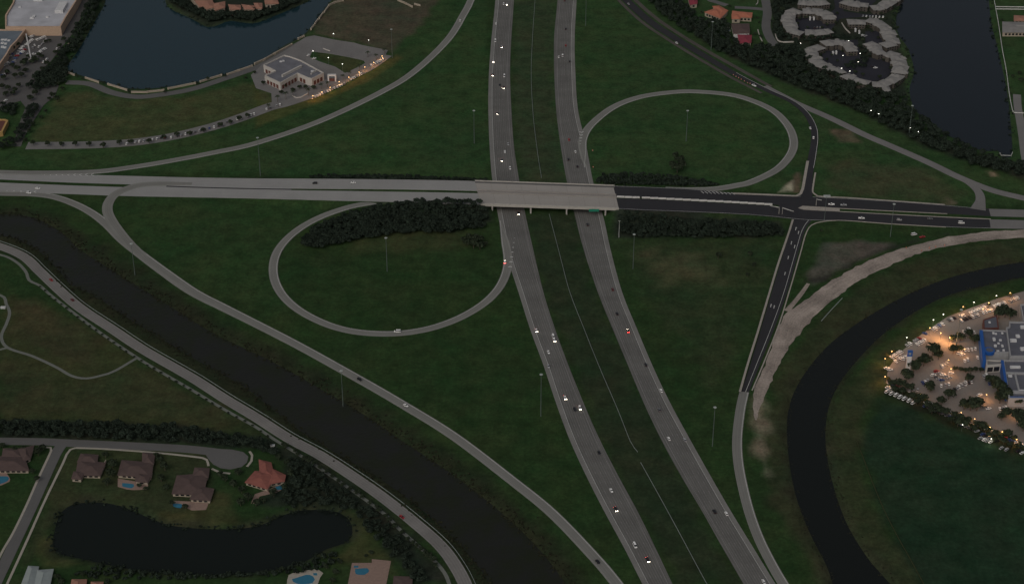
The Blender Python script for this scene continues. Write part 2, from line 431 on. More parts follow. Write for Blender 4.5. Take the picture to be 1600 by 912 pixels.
# ------------------------------------------------------------------ the ground sheet: banks, embankments, ground cover
def pip(X, Y, poly):
    ins = np.zeros(X.shape, bool)
    n = len(poly)
    for i in range(n):
        x1, y1 = poly[i][:2]; x2, y2 = poly[(i+1) % n][:2]
        c = ((y1 > Y) != (y2 > Y)) & (X < (x2-x1)*(Y-y1)/(y2-y1+1e-12)+x1)
        ins ^= c
    return ins
def sdist(X, Y, poly):
    d = np.full(X.shape, 1e9)
    n = len(poly)
    for i in range(n):
        a = np.array(poly[i][:2], float); b = np.array(poly[(i+1) % n][:2], float)
        ab = b-a; L2 = ab@ab+1e-9
        t = np.clip(((X-a[0])*ab[0]+(Y-a[1])*ab[1])/L2, 0, 1)
        d = np.minimum(d, np.hypot(X-a[0]-t*ab[0], Y-a[1]-t*ab[1]))
    return np.where(pip(X, Y, poly), -d, d)
def smooth_poly(px, z, step=6.0):
    w_ = PP(px, z); w_.append(w_[0])
    return [tuple(p) for p in catmull(w_, step)[:-1]]

def axis(lo, hi, st, far):
    a = list(np.arange(lo, hi+0.1, st)); s_ = st
    r_ = a[-1]; l_ = a[0]; pre = []; post = []
    while r_ < far[1]: s_ *= 1.5; r_ += s_; post.append(r_)
    s_ = st
    while l_ > far[0]: s_ *= 1.5; l_ -= s_; pre.append(l_)
    return np.array(pre[::-1]+a+post)
gx = axis(-640, 640, 3.0, (-9000, 9000))
gy = axis(880, 2230, 3.2, (-6000, 14000))
GX, GY = np.meshgrid(gx, gy)
GZ = np.zeros(GX.shape)
core_x = (gx > -660) & (gx < 660)
water_polys = []
for nm, px, mt in WATERS:
    poly = smooth_poly(px, WATERLINE)
    water_polys.append(poly)
    a = np.array(poly); x0, x1 = a[:, 0].min()-15, a[:, 0].max()+15; y0, y1 = a[:, 1].min()-15, a[:, 1].max()+15
    ix = np.where((gx > x0) & (gx < x1))[0]; iy = np.where((gy > y0) & (gy < y1))[0]
    sl = np.ix_(iy, ix)
    sdv = sdist(GX[sl], GY[sl], poly)
    h = np.where(sdv > 0, np.minimum(0, WATERLINE+sdv*0.35), np.maximum(-3.6, WATERLINE+sdv*0.35))
    GZ[sl] = np.minimum(GZ[sl], h)
def embank(samples, half):
    """raise the sheet under an elevated road: samples (x, y, z)"""
    for x, y, z in samples:
        if z < 0.25: continue
        rad = half+3+z/0.55+4
        ix = np.where(abs(gx-x) < rad)[0]; iy = np.where(abs(gy-y) < rad)[0]
        if not len(ix) or not len(iy): continue
        sl = np.ix_(iy, ix)
        d = np.hypot(GX[sl]-x, GY[sl]-y)
        h = z-0.4-np.maximum(0, d-half-2.5)*0.55
        GZ[sl] = np.maximum(GZ[sl], h)
def mid(a, b, n=80):
    A = resample(dense(a), n); B = resample(dense(b), n)
    return A, B
for T_, B_ in ((UP_T, LO_B), (EU_T, EL_B)):
    A, B = mid(T_, B_, 160)
    for f_ in (0.12, 0.3, 0.5, 0.7, 0.88):
        embank(A+(B-A)*f_, 4.0)
embank(dense(LOOP_W, 4.0), 4.5)
embank(dense(LOOP_E, 4.0), 4.5)

# the motorway runs level between the abutments: the slopes stop at its shoulders
def level(left, right):
    poly = [tuple(p) for p in PP(left)]+[tuple(p) for p in PP(right)][::-1]
    ix = np.where(abs(gx) < 400)[0]; iy = np.where((gy > 1150) & (gy < 1500))[0]
    sl = np.ix_(iy, ix)
    GZ[sl] = np.minimum(GZ[sl], np.maximum(0, (sdist(GX[sl], GY[sl], poly)-2.5)*0.9))
M1L = [(776,-60),(774,0),(768,60),(764,114),(763,170),(765,228),(769,280),(777,330),(785,370),(795,410),(810,456),(828,513),(849,570),(868,627),(889,684),(915,741),(944,798),(975,855),(1004,912),(1042,985)]
M1R = [(805,-60),(803,0),(799,60),(797,114),(799,170),(803,228),(811,280),(821,335),(832,385),(849,456),(867,513),(888,570),(911,627),(936,684),(965,741),(996,798),(1024,855),(1051,912),(1088,985)]
M2L = [(873,-60),(871,0),(866,57),(866,114),(869,171),(876,228),(886,285),(899,340),(912,390),(934,456),(957,513),(981,570),(1005,627),(1032,684),(1063,741),(1097,798),(1129,855),(1162,912),(1204,985)]
M2R = [(903,-60),(901,0),(898,57),(899,114),(903,171),(916,228),(927,285),(943,340),(954,390),(972,456),(995,513),(1019,570),(1046,627),(1077,684),(1109,741),(1142,798),(1177,855),(1212,912),(1258,985)]
level(M1L, M1R); level(M2L, M2R)

def gz_at(x, y):
    i = min(max(np.searchsorted(gx, x)-1, 0), len(gx)-2); j = min(max(np.searchsorted(gy, y)-1, 0), len(gy)-2)
    tx = (x-gx[i])/(gx[i+1]-gx[i]); ty = (y-gy[j])/(gy[j+1]-gy[j])
    return float((GZ[j, i]*(1-tx)+GZ[j, i+1]*tx)*(1-ty)+(GZ[j+1, i]*(1-tx)+GZ[j+1, i+1]*tx)*ty)

# ground cover colours by outline, with vignette falloff and woodland shade painted in
C = np.zeros(GX.shape+(3,)); C[:] = (0.025, 0.047, 0.019)  # base grass kept darker: vignette falloff painted into the colour
def wob(X, Y, s): return np.sin(X/s+1.7*np.sin(Y/s*0.7))*0.5+np.sin(Y/s*1.3+np.sin(X/s*0.9)*2)*0.5
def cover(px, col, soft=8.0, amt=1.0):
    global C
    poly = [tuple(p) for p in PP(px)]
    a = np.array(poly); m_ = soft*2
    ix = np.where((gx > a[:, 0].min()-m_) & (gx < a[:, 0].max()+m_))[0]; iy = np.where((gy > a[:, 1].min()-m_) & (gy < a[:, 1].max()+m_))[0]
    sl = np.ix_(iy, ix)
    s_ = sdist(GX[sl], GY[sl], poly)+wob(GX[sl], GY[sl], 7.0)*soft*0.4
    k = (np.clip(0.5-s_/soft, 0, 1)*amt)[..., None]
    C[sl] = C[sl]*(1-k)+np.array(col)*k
OLIVE = (0.056, 0.066, 0.033); BROWN = (0.070, 0.060, 0.045); DARKG = (0.030, 0.045, 0.032); LUSH = (0.042, 0.072, 0.034); SHADE = (0.026, 0.032, 0.026)  # SHADE: shade under the trees, painted into the ground colour
cover([(-60,-60),(760,-60),(764,280),(-60,262)], (0.032, 0.061, 0.026), 6)  # lighter grass above the cross street, part of the painted vignette falloff
cover([(800,-60),(1720,-60),(1720,320),(1560,322),(1270,303),(900,285),(815,285)], (0.032, 0.060, 0.026), 6)  # upper right fields lightened for the same painted falloff
cover([(190,312),(480,316),(560,322),(450,372),(425,420),(460,490),(300,440),(205,372)], (0.028, 0.053, 0.022), 8)
cover([(100,140),(215,158),(300,150),(385,130),(420,142),(440,160),(330,203),(210,220),(45,222)], OLIVE)
cover([(485,45),(535,-20),(700,-20),(655,40),(612,82),(560,66),(495,54)], (0.072,0.064,0.050))
cover([(-60,330),(60,330),(130,362),(220,425),(340,500),(480,575),(620,655),(760,750),(860,850),(940,960),(740,960),(700,860),(620,800),(480,708),(330,618),(200,540),(110,470),(60,415),(-60,375)], (0.024, 0.031, 0.018), 16)
cover([(0,470),(20,470),(60,460),(215,562),(330,640),(420,690),(430,695),(0,660)], (0.043, 0.051, 0.025))
cover([(20,470),(80,480),(150,540),(150,575),(60,545),(20,530)], (0.052,0.050,0.029), 14)
cover([(0,560),(110,600),(220,570),(380,655),(330,665),(0,640)], (0.046,0.050,0.027), 14)
cover([(960,372),(1215,372),(1200,440),(1150,560),(1110,600),(1030,480),(980,420)], (0.032,0.048,0.024), 20)
cover([(1010,395),(1060,398),(1110,408),(1120,440),(1040,440)], (0.095,0.088,0.055), 20, 0.6)
cover([(1370,620),(1480,662),(1600,715),(1700,760),(1700,1000),(1460,1000),(1400,860),(1362,760),(1345,690)], (0.018,0.037,0.023), 10)
cover([(1290,690),(1310,620),(1350,570),(1400,530),(1440,510),(1430,560),(1380,600),(1350,650),(1340,720),(1365,800),(1440,912),(1480,1000),(1440,1000),(1340,850),(1300,770)], (0.037,0.046,0.025), 8)
cover([(1230,650),(1245,600),(1300,525),(1370,480),(1500,425),(1600,403),(1600,372),(1500,385),(1400,415),(1290,490),(1210,590),(1190,680),(1200,780),(1250,850),(1300,950),(1330,950),(1262,835)], (0.037,0.044,0.025), 8)
cover([(1262,430),(1288,379),(1345,377),(1400,380),(1380,392),(1330,412),(1270,445)], (0.082,0.078,0.074), 6)
cover([(1255,440),(1300,428),(1360,398),(1440,374),(1480,366),(1380,388),(1340,405),(1290,440)], (0.035,0.034,0.034), 6)
cover([(1296,202),(1330,205),(1345,222),(1310,222)], (0.11,0.085,0.065), 6)
cover([(1180,700),(1172,640),(1190,610),(1200,640),(1196,700),(1200,740)], (0.20,0.17,0.145), 9, 0.8)
cover([(1216,300),(1240,282),(1242,300)], (0.30,0.27,0.235), 3)
cover([(1238,302),(1242,270),(1250,268),(1252,302)], (0.10,0.075,0.06), 3)
cover([(1465,312),(1478,306),(1495,318),(1478,320)], (0.16,0.13,0.11), 4)
cover([(1543,268),(1556,268),(1562,277),(1548,276)], (0.20,0.16,0.13), 4)
cover([(1300,250),(1440,262),(1500,300),(1480,318),(1300,300)], (0.052,0.062,0.035), 16)
cover([(805,0),(868,0),(862,120),(884,285),(812,285),(800,150)], (0.038,0.054,0.031), 10)
cover([(820,335),(900,335),(930,460),(1090,800),(1160,912),(1060,912),(940,690),(850,455)], (0.027,0.039,0.023), 10)
cover([(540,362),(620,352),(740,358),(745,385),(640,392),(560,395)], (0.044,0.054,0.026), 14)
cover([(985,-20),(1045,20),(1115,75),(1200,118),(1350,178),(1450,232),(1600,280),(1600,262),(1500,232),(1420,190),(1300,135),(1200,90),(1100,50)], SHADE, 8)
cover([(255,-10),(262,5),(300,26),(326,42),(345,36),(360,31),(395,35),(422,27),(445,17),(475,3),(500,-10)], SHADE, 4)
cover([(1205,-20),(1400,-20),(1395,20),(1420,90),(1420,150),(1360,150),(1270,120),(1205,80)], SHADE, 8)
cover([(1400,0),(1412,55),(1424,75),(1432,110),(1424,150),(1412,130),(1415,95),(1400,60)], (0.045,0.072,0.036), 5)
cover([(110,688),(330,705),(335,800),(250,812),(190,782),(120,778),(80,812),(60,860),(20,912),(95,720)], (0.037,0.046,0.025), 8)
cover([(335,765),(362,770),(368,815),(330,822),(260,812),(228,798),(285,798)], (0.056,0.058,0.028), 6)
cover([(530,790),(570,810),(625,905),(520,870),(550,845),(556,820)], (0.052,0.058,0.028), 6)
cover([(60,842),(82,836),(95,868),(130,880),(60,885)], (0.062,0.066,0.030), 6)
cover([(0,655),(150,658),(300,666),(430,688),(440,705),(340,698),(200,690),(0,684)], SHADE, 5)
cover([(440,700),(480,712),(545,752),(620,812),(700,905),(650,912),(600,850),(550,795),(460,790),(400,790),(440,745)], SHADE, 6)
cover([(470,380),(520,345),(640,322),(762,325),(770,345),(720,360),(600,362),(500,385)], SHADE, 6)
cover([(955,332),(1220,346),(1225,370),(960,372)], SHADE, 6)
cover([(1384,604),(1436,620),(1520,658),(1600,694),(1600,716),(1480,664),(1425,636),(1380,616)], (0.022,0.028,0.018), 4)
cover([(495,81),(546,89),(570,96),(557,106),(541,114),(520,102),(500,95)], (0.05,0.056,0.028), 3)
cover([(395,112),(410,160),(430,168),(470,158),(530,140),(570,115),(620,85),(628,92),(580,125),(500,160),(400,200)], (0.066,0.072,0.030), 4)

for poly, rng_, col, amt in ((water_polys[2], 20.0, (0.026, 0.030, 0.019), 0.95), (water_polys[3], 9.0, (0.038, 0.038, 0.027), 0.8), (water_polys[4], 8.0, (0.034, 0.036, 0.026), 0.8), (water_polys[0], 8.0, (0.03, 0.036, 0.026), 0.8)):
    a = np.array(poly)
    ix = np.where((gx > a[:, 0].min()-20) & (gx < a[:, 0].max()+20))[0]; iy = np.where((gy > a[:, 1].min()-20) & (gy < a[:, 1].max()+20))[0]
    sl = np.ix_(iy, ix)
    k = (np.clip(1-(sdist(GX[sl], GY[sl], poly)+wob(GX[sl], GY[sl], 9.0)*4)/rng_, 0, 1)*amt)[..., None]
    C[sl] = C[sl]*(1-k)+np.array(col)*k
nv = GX.size
ny, nx = GX.shape
V = np.stack([GX.ravel(), GY.ravel(), GZ.ravel()], 1)
ii, jj = np.meshgrid(np.arange(nx-1), np.arange(ny-1))
q0 = (jj*nx+ii).ravel()
Fq = np.stack([q0, q0+1, q0+nx+1, q0+nx], 1)
gm = bpy.data.meshes.new('ground')
gm.vertices.add(nv); gm.vertices.foreach_set('co', V.astype('f').ravel())
gm.loops.add(Fq.size); gm.loops.foreach_set('vertex_index', Fq.astype('i').ravel())
gm.polygons.add(len(Fq)); gm.polygons.foreach_set('loop_start', np.arange(0, Fq.size, 4, dtype='i'))
gm.polygons.foreach_set('use_smooth', np.ones(len(Fq), bool))
gm.update(calc_edges=True); gm.validate()
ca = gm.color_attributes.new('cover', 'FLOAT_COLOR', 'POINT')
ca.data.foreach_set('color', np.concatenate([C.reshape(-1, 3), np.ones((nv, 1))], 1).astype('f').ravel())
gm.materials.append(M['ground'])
ground = link(bpy.data.objects.new('ground', gm))
tag(ground, kind='structure')

WL = ['blue-grey lake curving past the dealership in the upper left', 'dark lake at the upper right', 'weedy dark canal beside the two-lane road on the left', 'dark canal curving round the car dealer on the right', 'black pond behind the houses']
for (nm, px, mt), poly, lab in zip(WATERS, water_polys, WL):
    a = np.array(poly)
    # the sheet of water reaches a little under its banks
    cpoly = []
    n_ = len(a)
    sgn = 1 if sum(a[i, 0]*a[(i+1) % n_, 1]-a[(i+1) % n_, 0]*a[i, 1] for i in range(n_)) > 0 else -1
    t_ = np.roll(a, -1, 0)-np.roll(a, 1, 0)
    nr = np.stack([t_[:, 1], -t_[:, 0]], 1)*sgn; nr /= np.linalg.norm(nr, axis=1)[:, None]+1e-9
    cpoly = [(p[0]+q[0]*2.0, p[1]+q[1]*2.0) for p, q in zip(a, nr)]
    mb = MB(); mb.cap(cpoly, WATERLINE)
    tag(mb.build(nm, M[mt]), lab, kind='structure')

# ------------------------------------------------------------------ roads
LIFT = [-1]
def next_up():
    '''each road sheet lies a little above those it may cross'''
    LIFT[0] += 1
    return 0.10+0.015*(LIFT[0] % 20)
def strip(L_, R_, up, skirt=0.5):
    n = len(L_)
    V = []; uv = []
    wd = np.linalg.norm((R_-L_)[:, :2], axis=1)
    s_ = np.r_[0, np.cumsum(np.linalg.norm(np.diff((L_+R_)/2, axis=0), axis=1))]
    for i in range(n):
        l = L_[i]+(0, 0, up); r = R_[i]+(0, 0, up)
        V += [l-(0, 0, skirt), l, r, r-(0, 0, skirt)]
        uv += [(0, s_[i]), (0, s_[i]), (wd[i], s_[i]), (wd[i], s_[i])]
    Fc = []
    for i in range(n-1):
        a = 4*i
        for k in range(3): Fc.append((a+k, a+k+1, a+k+5, a+k+4))
    # faces run so that the top looks up
    p = np.array(V)
    f = Fc[1]; nz = np.cross(p[f[1]]-p[f[0]], p[f[2]]-p[f[1]])[2]
    if nz < 0: Fc = [q[::-1] for q in Fc]
    return V, Fc, uv
def road2(name, left, right, mat, up=None, n=None, label=None, ragged=0.0):
    """road between two edges given in photo pixels"""
    A = dense(left); B = dense(right)
    n = n or max(len(A), len(B))
    A = resample(A, n); B = resample(B, n)
    if ragged:
        D = (B-A)/np.linalg.norm(B-A, axis=1)[:, None]; A = A+D*rng.normal(size=(n, 1))*ragged; B = B+D*rng.normal(size=(n, 1))*ragged
    if up is None: up = next_up()
    V, Fc, uv = strip(A, B, up)
    o = obj(name, V, Fc, M[mat], uv=uv)
    tag(o, label, kind='structure')
    o['up'] = up
    return o, A, B, up
def roadc(name, centre, width, mat, up=None, label=None, closed=False):
    c = dense(centre, 4.0)
    wd = np.interp(np.linspace(0, 1, len(c)), np.linspace(0, 1, len(width)), width) if isinstance(width, (list, tuple)) else np.full(len(c), width)
    A = offset_line(c, -wd/2); B = offset_line(c, wd/2)
    if up is None: up = next_up()
    V, Fc, uv = strip(A, B, up)
    o = obj(name, V, Fc, M[mat], uv=uv)
    tag(o, label, kind='structure')
    return o, A, B, up
def area(name, px, mat, up=None, z=0.0, label=None, smooth=False):
    poly = PP(px, z)
    if smooth: poly = [Vector(p) for p in smooth_poly(px, z, 4.0)]
    if up is None: up = next_up()
    mb = MB(); mb.prism([tuple(p) for p in poly], z+up-0.4, z+up)
    o = obj(name, mb.V, mb.F, M[mat], uv=[(v[0], v[1]) for v in mb.V])
    return tag(o, label, kind='structure')
def line(road, A, B, up, off, wd, mat, dash=None, name='lane_line', side='L', s0=0, s1=1):
    """painted line off metres in from the left (or right) edge"""
    D = B-A; ln = np.linalg.norm(D[:, :2], axis=1)[:, None]+1e-9
    c = A+D/ln*off if side == 'L' else B-D/ln*off
    n0, n1 = int(s0*(len(c)-1)), int(s1*(len(c)-1))+1
    c = c[n0:n1]; D = (D/ln)[n0:n1]
    V = []; Fc = []
    if dash is None:
        for p, d in zip(c, D):
            V += [p-d*wd/2+(0, 0, up+0.012), p+d*wd/2+(0, 0, up+0.012)]
        Fc = [(2*i, 2*i+1, 2*i+3, 2*i+2) for i in range(len(c)-1)]
    else:
        s = np.r_[0, np.cumsum(np.linalg.norm(np.diff(c, axis=0), axis=1))]
        q = 0.0
        while q < s[-1]:
            i = min(np.searchsorted(s, q), len(c)-1); j = min(np.searchsorted(s, min(q+dash[0], s[-1])), len(c)-1)
            pa = np.array([np.interp(q, s, c[:, k]) for k in range(3)]); qb = min(q+dash[0], s[-1])
            pb = np.array([np.interp(qb, s, c[:, k]) for k in range(3)])
            b = len(V)
            for p, d in ((pa, D[i]), (pb, D[j])):
                V += [p-d*wd/2+(0, 0, up+0.012), p+d*wd/2+(0, 0, up+0.012)]
            Fc.append((b, b+1, b+3, b+2)); q += dash[0]+dash[1]
    p = np.array(V); f = Fc[0]
    if np.cross(p[f[1]]-p[f[0]], p[f[2]]-p[f[1]])[2] < 0: Fc = [q[::-1] for q in Fc]
    return obj(name, V, Fc, M[mat], road)

for nm, l_, r_, lab in (('motorway', M1L, M1R, 'left motorway carriageway passing under the bridge'), ('motorway', M2L, M2R, 'right motorway carriageway passing under the bridge')):
    if l_ is M2L: l_, r_ = r_, l_          # u counts from the outer shoulder
    o, A, B, up = road2(nm, l_, r_, 'motorway', label=lab)
    line(o, A, B, up, 3.9, 0.2, 'white', name='edge_line'); line(o, A, B, up, 3.1, 0.2, 'faded', name='edge_line', side='R')
    for k in (1, 2, 3): line(o, A, B, up, 3.9+3.7*k, 0.14, 'faded', (3.0, 9.1))
o, A, B, up = road2('cross_street', UP_T, UP_B, 'street', label='upper carriageway of the cross street left of the bridge')
for k in (1, 2): line(o, A, B, up, 0.8+5*k, 0.14, 'faded', (3, 9))
o, A, B, up = road2('cross_street', LO_T, LO_B, 'street', label='lower carriageway of the cross street left of the bridge')
for k in (1, 2): line(o, A, B, up, 0.8+5*k, 0.14, 'faded', (3, 9))
o, A, B, up = road2('median_paving', cz([(205,288.4),(250,289.3),(330,291.8),(400,293.8),(455,294.6)]), cz([(205,292.8),(250,293.2),(330,295.2),(400,296.7),(455,297.6)]), 'street')
o, A, B, up = road2('fresh_cross_street', EU_T, EU_B, 'fresh', label='fresh black upper carriageway right of the bridge')
line(o, A, B, up, 0.6, 0.3, 'white', name='edge_line', s1=0.75)
o, A, B, up = road2('fresh_cross_street', EL_T, EL_B, 'fresh', label='fresh black lower carriageway right of the bridge')
line(o, A, B, up, 0.6, 0.3, 'white', name='edge_line', side='R')
# older grey paving where the new asphalt ends
road2('cross_street', cz([(1545,326.5),(1600,328),(1720,331)]), cz([(1548,338),(1600,339.5),(1720,343)]), 'oldgrey', label='older grey upper carriageway at the right edge')
road2('cross_street', cz([(1546,343),(1600,344.5),(1720,348)]), cz([(1548,357),(1600,358),(1720,361)]), 'oldgrey', label='older grey lower carriageway at the right edge')
area('junction_paving', [(1216,304),(1262,306.5),(1268,343.5),(1218,338)], 'fresh', label='black paving of the signalled junction')
# ramps
RW = 7.6
o, A, B, up = roadc('loop_ramp', LOOP_W, [1.0, 4.5, 7.4]+[7.8]*26, 'ramp', label='loop ramp in the lower left quarter of the interchange')
line(o, A, B, up, 0.9, 0.2, 'faded', name='edge_line'); line(o, A, B, up, 0.9, 0.25, 'white', name='edge_line', side='R')
o, A, B, up = roadc('loop_ramp', LOOP_E, [0.6, 5.0, 8.2]+[8.4]*24+[7, 4], 'ramp', label='loop ramp in the upper right quarter of the interchange')
line(o, A, B, up, 0.9, 0.2, 'faded', name='edge_line'); line(o, A, B, up, 0.9, 0.25, 'white', name='edge_line', side='R')
o, A, B, up = roadc('ramp', [(-120,264),(0,269.5),(75,270.5),(150,268.5),(210,261),(270,251),(335,238.5),(400,224),(500,189.5),(600,142),(650,110),(700,62),(725,22),(737,-2),(760,-60)], 8.6, 'ramp', label='curving ramp running from the upper centre to the left edge')
line(o, A, B, up, 1.0, 0.2, 'faded', name='edge_line'); line(o, A, B, up, 1.0, 0.25, 'white', name='edge_line', side='R')
o, A, B, up = roadc('ramp', [(-120,300),(0,302.5),(50,303.5),(85,308),(118,319.5),(145,334),(168,352),(190,374),(215,394),(255,424),(302,456.5),(350,481),(400,506),(470,542),(562,593),(632,633.5),(710,682),(800,750.5),(862,801),(925,866),(964,912),(1010,975)], [8.5,8.5,8.5,9.5,10.5,9.0,8.5,8.5,8.5,8.5,8.5,8.5], 'ramp', label='long ramp running down beside the weedy canal')
line(o, A, B, up, 0.9, 0.25, 'white', name='edge_line'); line(o, A, B, up, 0.9, 0.2, 'faded', name='edge_line', side='R')
o, A, B, up = roadc('ramp', [(300,287.5,zc(300)),(255,287.5,zc(255)),(222,289),(198,295),(180,304),(170,316),(168,330),(175,346),(188,364),(205,383),(228,403)], [5,8,9,9.5,9.5,9.5,9.5,9,8,6], 'ramp', label='short curved slip road joining the long ramp')
# frontage road and new asphalt in the upper right
roadc('gravel_shoulder', [(964,-30),(990,-2),(1024,28),(1062,54),(1110,83),(1160,111),(1205,136)], [4,5,5,5,5,4], 'shoulder', label='brown gravel shoulder above the fresh ramp')
roadc('gravel_shoulder', [(940,-30),(968,2),(1002,34),(1040,60),(1090,91),(1140,120),(1190,146)], [4,4,4,4,4,3], 'shoulder', label='brown gravel shoulder below the fresh ramp')
roadc('old_ramp', [(1196,135),(1222,149),(1250,164),(1300,186),(1350,210.5),(1393,229),(1450,254),(1500,278),(1550,297.5),(1600,310),(1720,338)], [5,8,9,9,9,9,9,9], 'oldgrey', label='older grey ramp crossing the upper right')
roadc('old_ramp', [(1493,275),(1515,287),(1528,299),(1532,312),(1528,328)], [5,7,8,9,14], 'oldgrey', label='worn grey slip road near the right edge')
o, A, B, up = roadc('fresh_ramp', [(950,-30),(978,0),(1013,32),(1050,57),(1100,87.5),(1150,117),(1200,142),(1235,158),(1257,175),(1270,196),(1273,216),(1269,245),(1263,275),(1260,312)], [9.5,9.5,9.5,9.5,9,8,6.5,6,6.5,7,8,11], 'fresh', label='fresh black ramp bending down to the junction')
line(o, A, B, up, 0.5, 0.35, 'white', name='edge_line', s0=0.5, s1=0.9)
o, A, B, up = road2('fresh_side_road', [(1241,338),(1237,352),(1222,402),(1206,456),(1190,510),(1172,570),(1157,615)], [(1270,342),(1258,360),(1246,400),(1230,456),(1211,510),(1187,570),(1169,615)], 'fresh', label='fresh black side road running down from the junction')
line(o, A, B, up, 2.6, 0.3, 'white', name='edge_line', side='R')
o, A, B, up = roadc('old_side_road', [(1163,612),(1157,640),(1152,684),(1153.5,720),(1160,757),(1171,800),(1186,841),(1206,881),(1226,915),(1270,985)], 7.4, 'ramp', label='grey ramp continuing below the fresh side road')
line(o, A, B, up, 0.8, 0.25, 'white', name='edge_line')
road2('dirt_track', [(1720,352),(1600,359),(1540,363),(1480,371),(1440,381),(1400,391),(1350,411),(1310,432),(1284,449),(1262,466),(1243,480),(1227,491),(1219,505),(1206,540),(1193,575),(1180,605),(1176,630),(1179,655)],
      [(1720,366),(1600,371),(1540,376),(1500,381),(1440,395),(1390,415),(1345,437),(1318,456),(1290,478),(1264,504),(1244,528),(1227,552),(1215,575),(1203,600),(1194,622),(1186,640),(1181,656)], 'dirt', label='pale dirt haul track curving along the canal', ragged=0.65)
roadc('dirt_track', [(1229,486),(1243,470),(1254,456),(1263,443)], [5,4,4,3], 'dirt', label='narrow pale dirt spur left of the haul track')
# left: two-lane road, its sidewalk, park paths
W1 = [(-120,372),(-40,375),(0,385),(37,401),(62,424),(93,453.5),(125,481),(175,514),(225,547),(300,590),(350,622),(400,652),(450,684),(500,711),(550,743),(600,778),(650,818),(687,851),(710,881),(728,915),(755,985)]
o, A, B, up = roadc('two_lane_road', W1, 9.4, 'localroad', label='two-lane road curving down the left side')
line(o, A, B, up, 0.5, 0.2, 'faded', name='edge_line'); line(o, A, B, up, 0.5, 0.2, 'faded', name='edge_line', side='R')
W1c = dense(W1, 4.0)
SW = dense([(-60,388),(0,398),(25,409),(40,424),(46,438),(62,446),(78,460),(97,475),(122,494),(160,522),(215,559),(255,583),(300,609),(350,639),(400,667),(430,687),(480,718),(545,762),(600,802),(626,828),(660,858),(690,888),(703,915),(722,985)], 4.0)
A = offset_line(SW, -1.3); B = offset_line(SW, 1.3)
V_, F_, u_ = strip(A, B, 0.13); tag(obj('sidewalk', V_, F_, M['path'], uv=u_), 'sidewalk behind the street trees of the two-lane road', kind='structure')
roadc('park_path', [(-60,452),(0,461),(10,476),(15,489),(10,506),(2,526),(12,543),(50,556),(87,573),(112,587),(135,591),(160,586),(180,579),(214,559)], 2.6, 'path', label='winding park path at the left edge')
roadc('park_path', [(-60,549),(0,546),(12,543)], 2.6, 'path', label='short park path branch at the left edge')
# residential streets
roadc('residential_street', [(-120,688),(0,689),(70,690),(100,691.5),(200,696),(290,701),(345,707)], 9.0, 'lane', label='residential street in front of the brown roofed houses')
area('cul_de_sac', [(318,705),(340,701),(362,702),(380,706),(388,713),(386,722),(378,729),(360,733),(345,731),(333,725),(326,717)], 'lane', label='rounded cul-de-sac end of the residential street')
roadc('residential_street', [(97,694),(87,709),(68,750),(50,790),(25,843),(0,896),(-30,960),(-60,1020)], 8.4, 'lane', label='residential street running down to the lower left corner')
roadc('sidewalk', [(72,698.5),(79,699),(80,704),(60,747),(41,790),(20,833),(0,868),(-40,950)], 1.7, 'walk', label='sidewalk left of the residential street')
roadc('sidewalk', [(118,699.5),(110,702),(104,710),(99,722),(70,782),(45,838),(11,912),(-25,985)], 1.7, 'walk', label='sidewalk right of the residential street')
roadc('sidewalk', [(118,699.5),(150,700.5),(200,703.5),(260,708.5),(316,715),(323,718),(326,728)], 1.7, 'walk', label='sidewalk along the front gardens')
roadc('sidewalk', [(331,732),(345,738),(360,739.5)], 1.7, 'walk', label='curved sidewalk below the cul-de-sac')
roadc('sidewalk', [(390,705),(394,711),(393,720),(386,729)], 1.7, 'walk', label='curved sidewalk at the end of the cul-de-sac')
# upper left: lakeside lane, dealership paving, parking strip, mall paving
roadc('lakeside_lane', [(104,129),(140,131.5),(175,145),(212,151.5),(250,148.5),(300,139.5),(350,123.5),(400,106),(430,91),(455,76),(480,62)], 9.5, 'lane', label='lakeside lane below the cream balustrade')
roadc('parking_strip', [(42,228),(100,227.5),(160,226),(215,222),(270,213.5),(330,199),(380,183),(420,168),(450,160),(500,142),(540,122),(575,105),(602,86)], [15,15,15,16,17,17,16], 'lot', label='long curved strip of parked cars below the olive field')
area('dealership_lot', [(392,118),(410,101),(445,80),(478,58.5),(491,56),(524,63),(554,67.5),(565,71),(606,79),(600,92),(572,101),(568,95),(546,90),(513,84),(488,81),(484,90),(500,97),(524,105),(541,116),(520,132),(470,148),(440,166),(425,166),(424,146),(400,138)], 'lot', label='paved lot around the white dealership')
area('mall_lot', [(-60,115),(0,97),(38,58),(52,46),(96,50),(122,10),(130,-40),(150,-40),(138,8),(112,55),(80,96),(52,122),(66,131),(92,134),(86,150),(68,165),(52,190),(38,214),(33,229),(21,229),(28,200),(40,168),(32,158),(0,168),(-60,175)], 'malllot', label='mall car park in the upper left corner')
# upper right streets and courts
roadc('residential_street', [(1085,-30),(1105,-3),(1120,4),(1136,9)], 7.5, 'lane', label='cul-de-sac street above the orange roofs')
roadc('residential_street', [(1190,-40),(1196,0),(1199,20),(1197,42),(1203,60),(1212,72)], 10, 'lane', label='residential street beside the apartment courts')
roadc('residential_street', [(1148,12),(1170,13),(1196,15)], 7.5, 'lane', label='short branch street by the orange roofs')
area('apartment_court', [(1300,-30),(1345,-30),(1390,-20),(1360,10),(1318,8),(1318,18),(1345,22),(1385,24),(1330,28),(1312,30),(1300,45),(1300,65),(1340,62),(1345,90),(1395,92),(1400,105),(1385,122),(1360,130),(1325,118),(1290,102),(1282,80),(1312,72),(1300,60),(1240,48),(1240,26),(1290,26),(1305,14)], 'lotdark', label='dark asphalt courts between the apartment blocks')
area('apartment_court', [(1352,50),(1375,48),(1392,68),(1352,68)], 'lotdark', label='dark asphalt court inside the curved block')
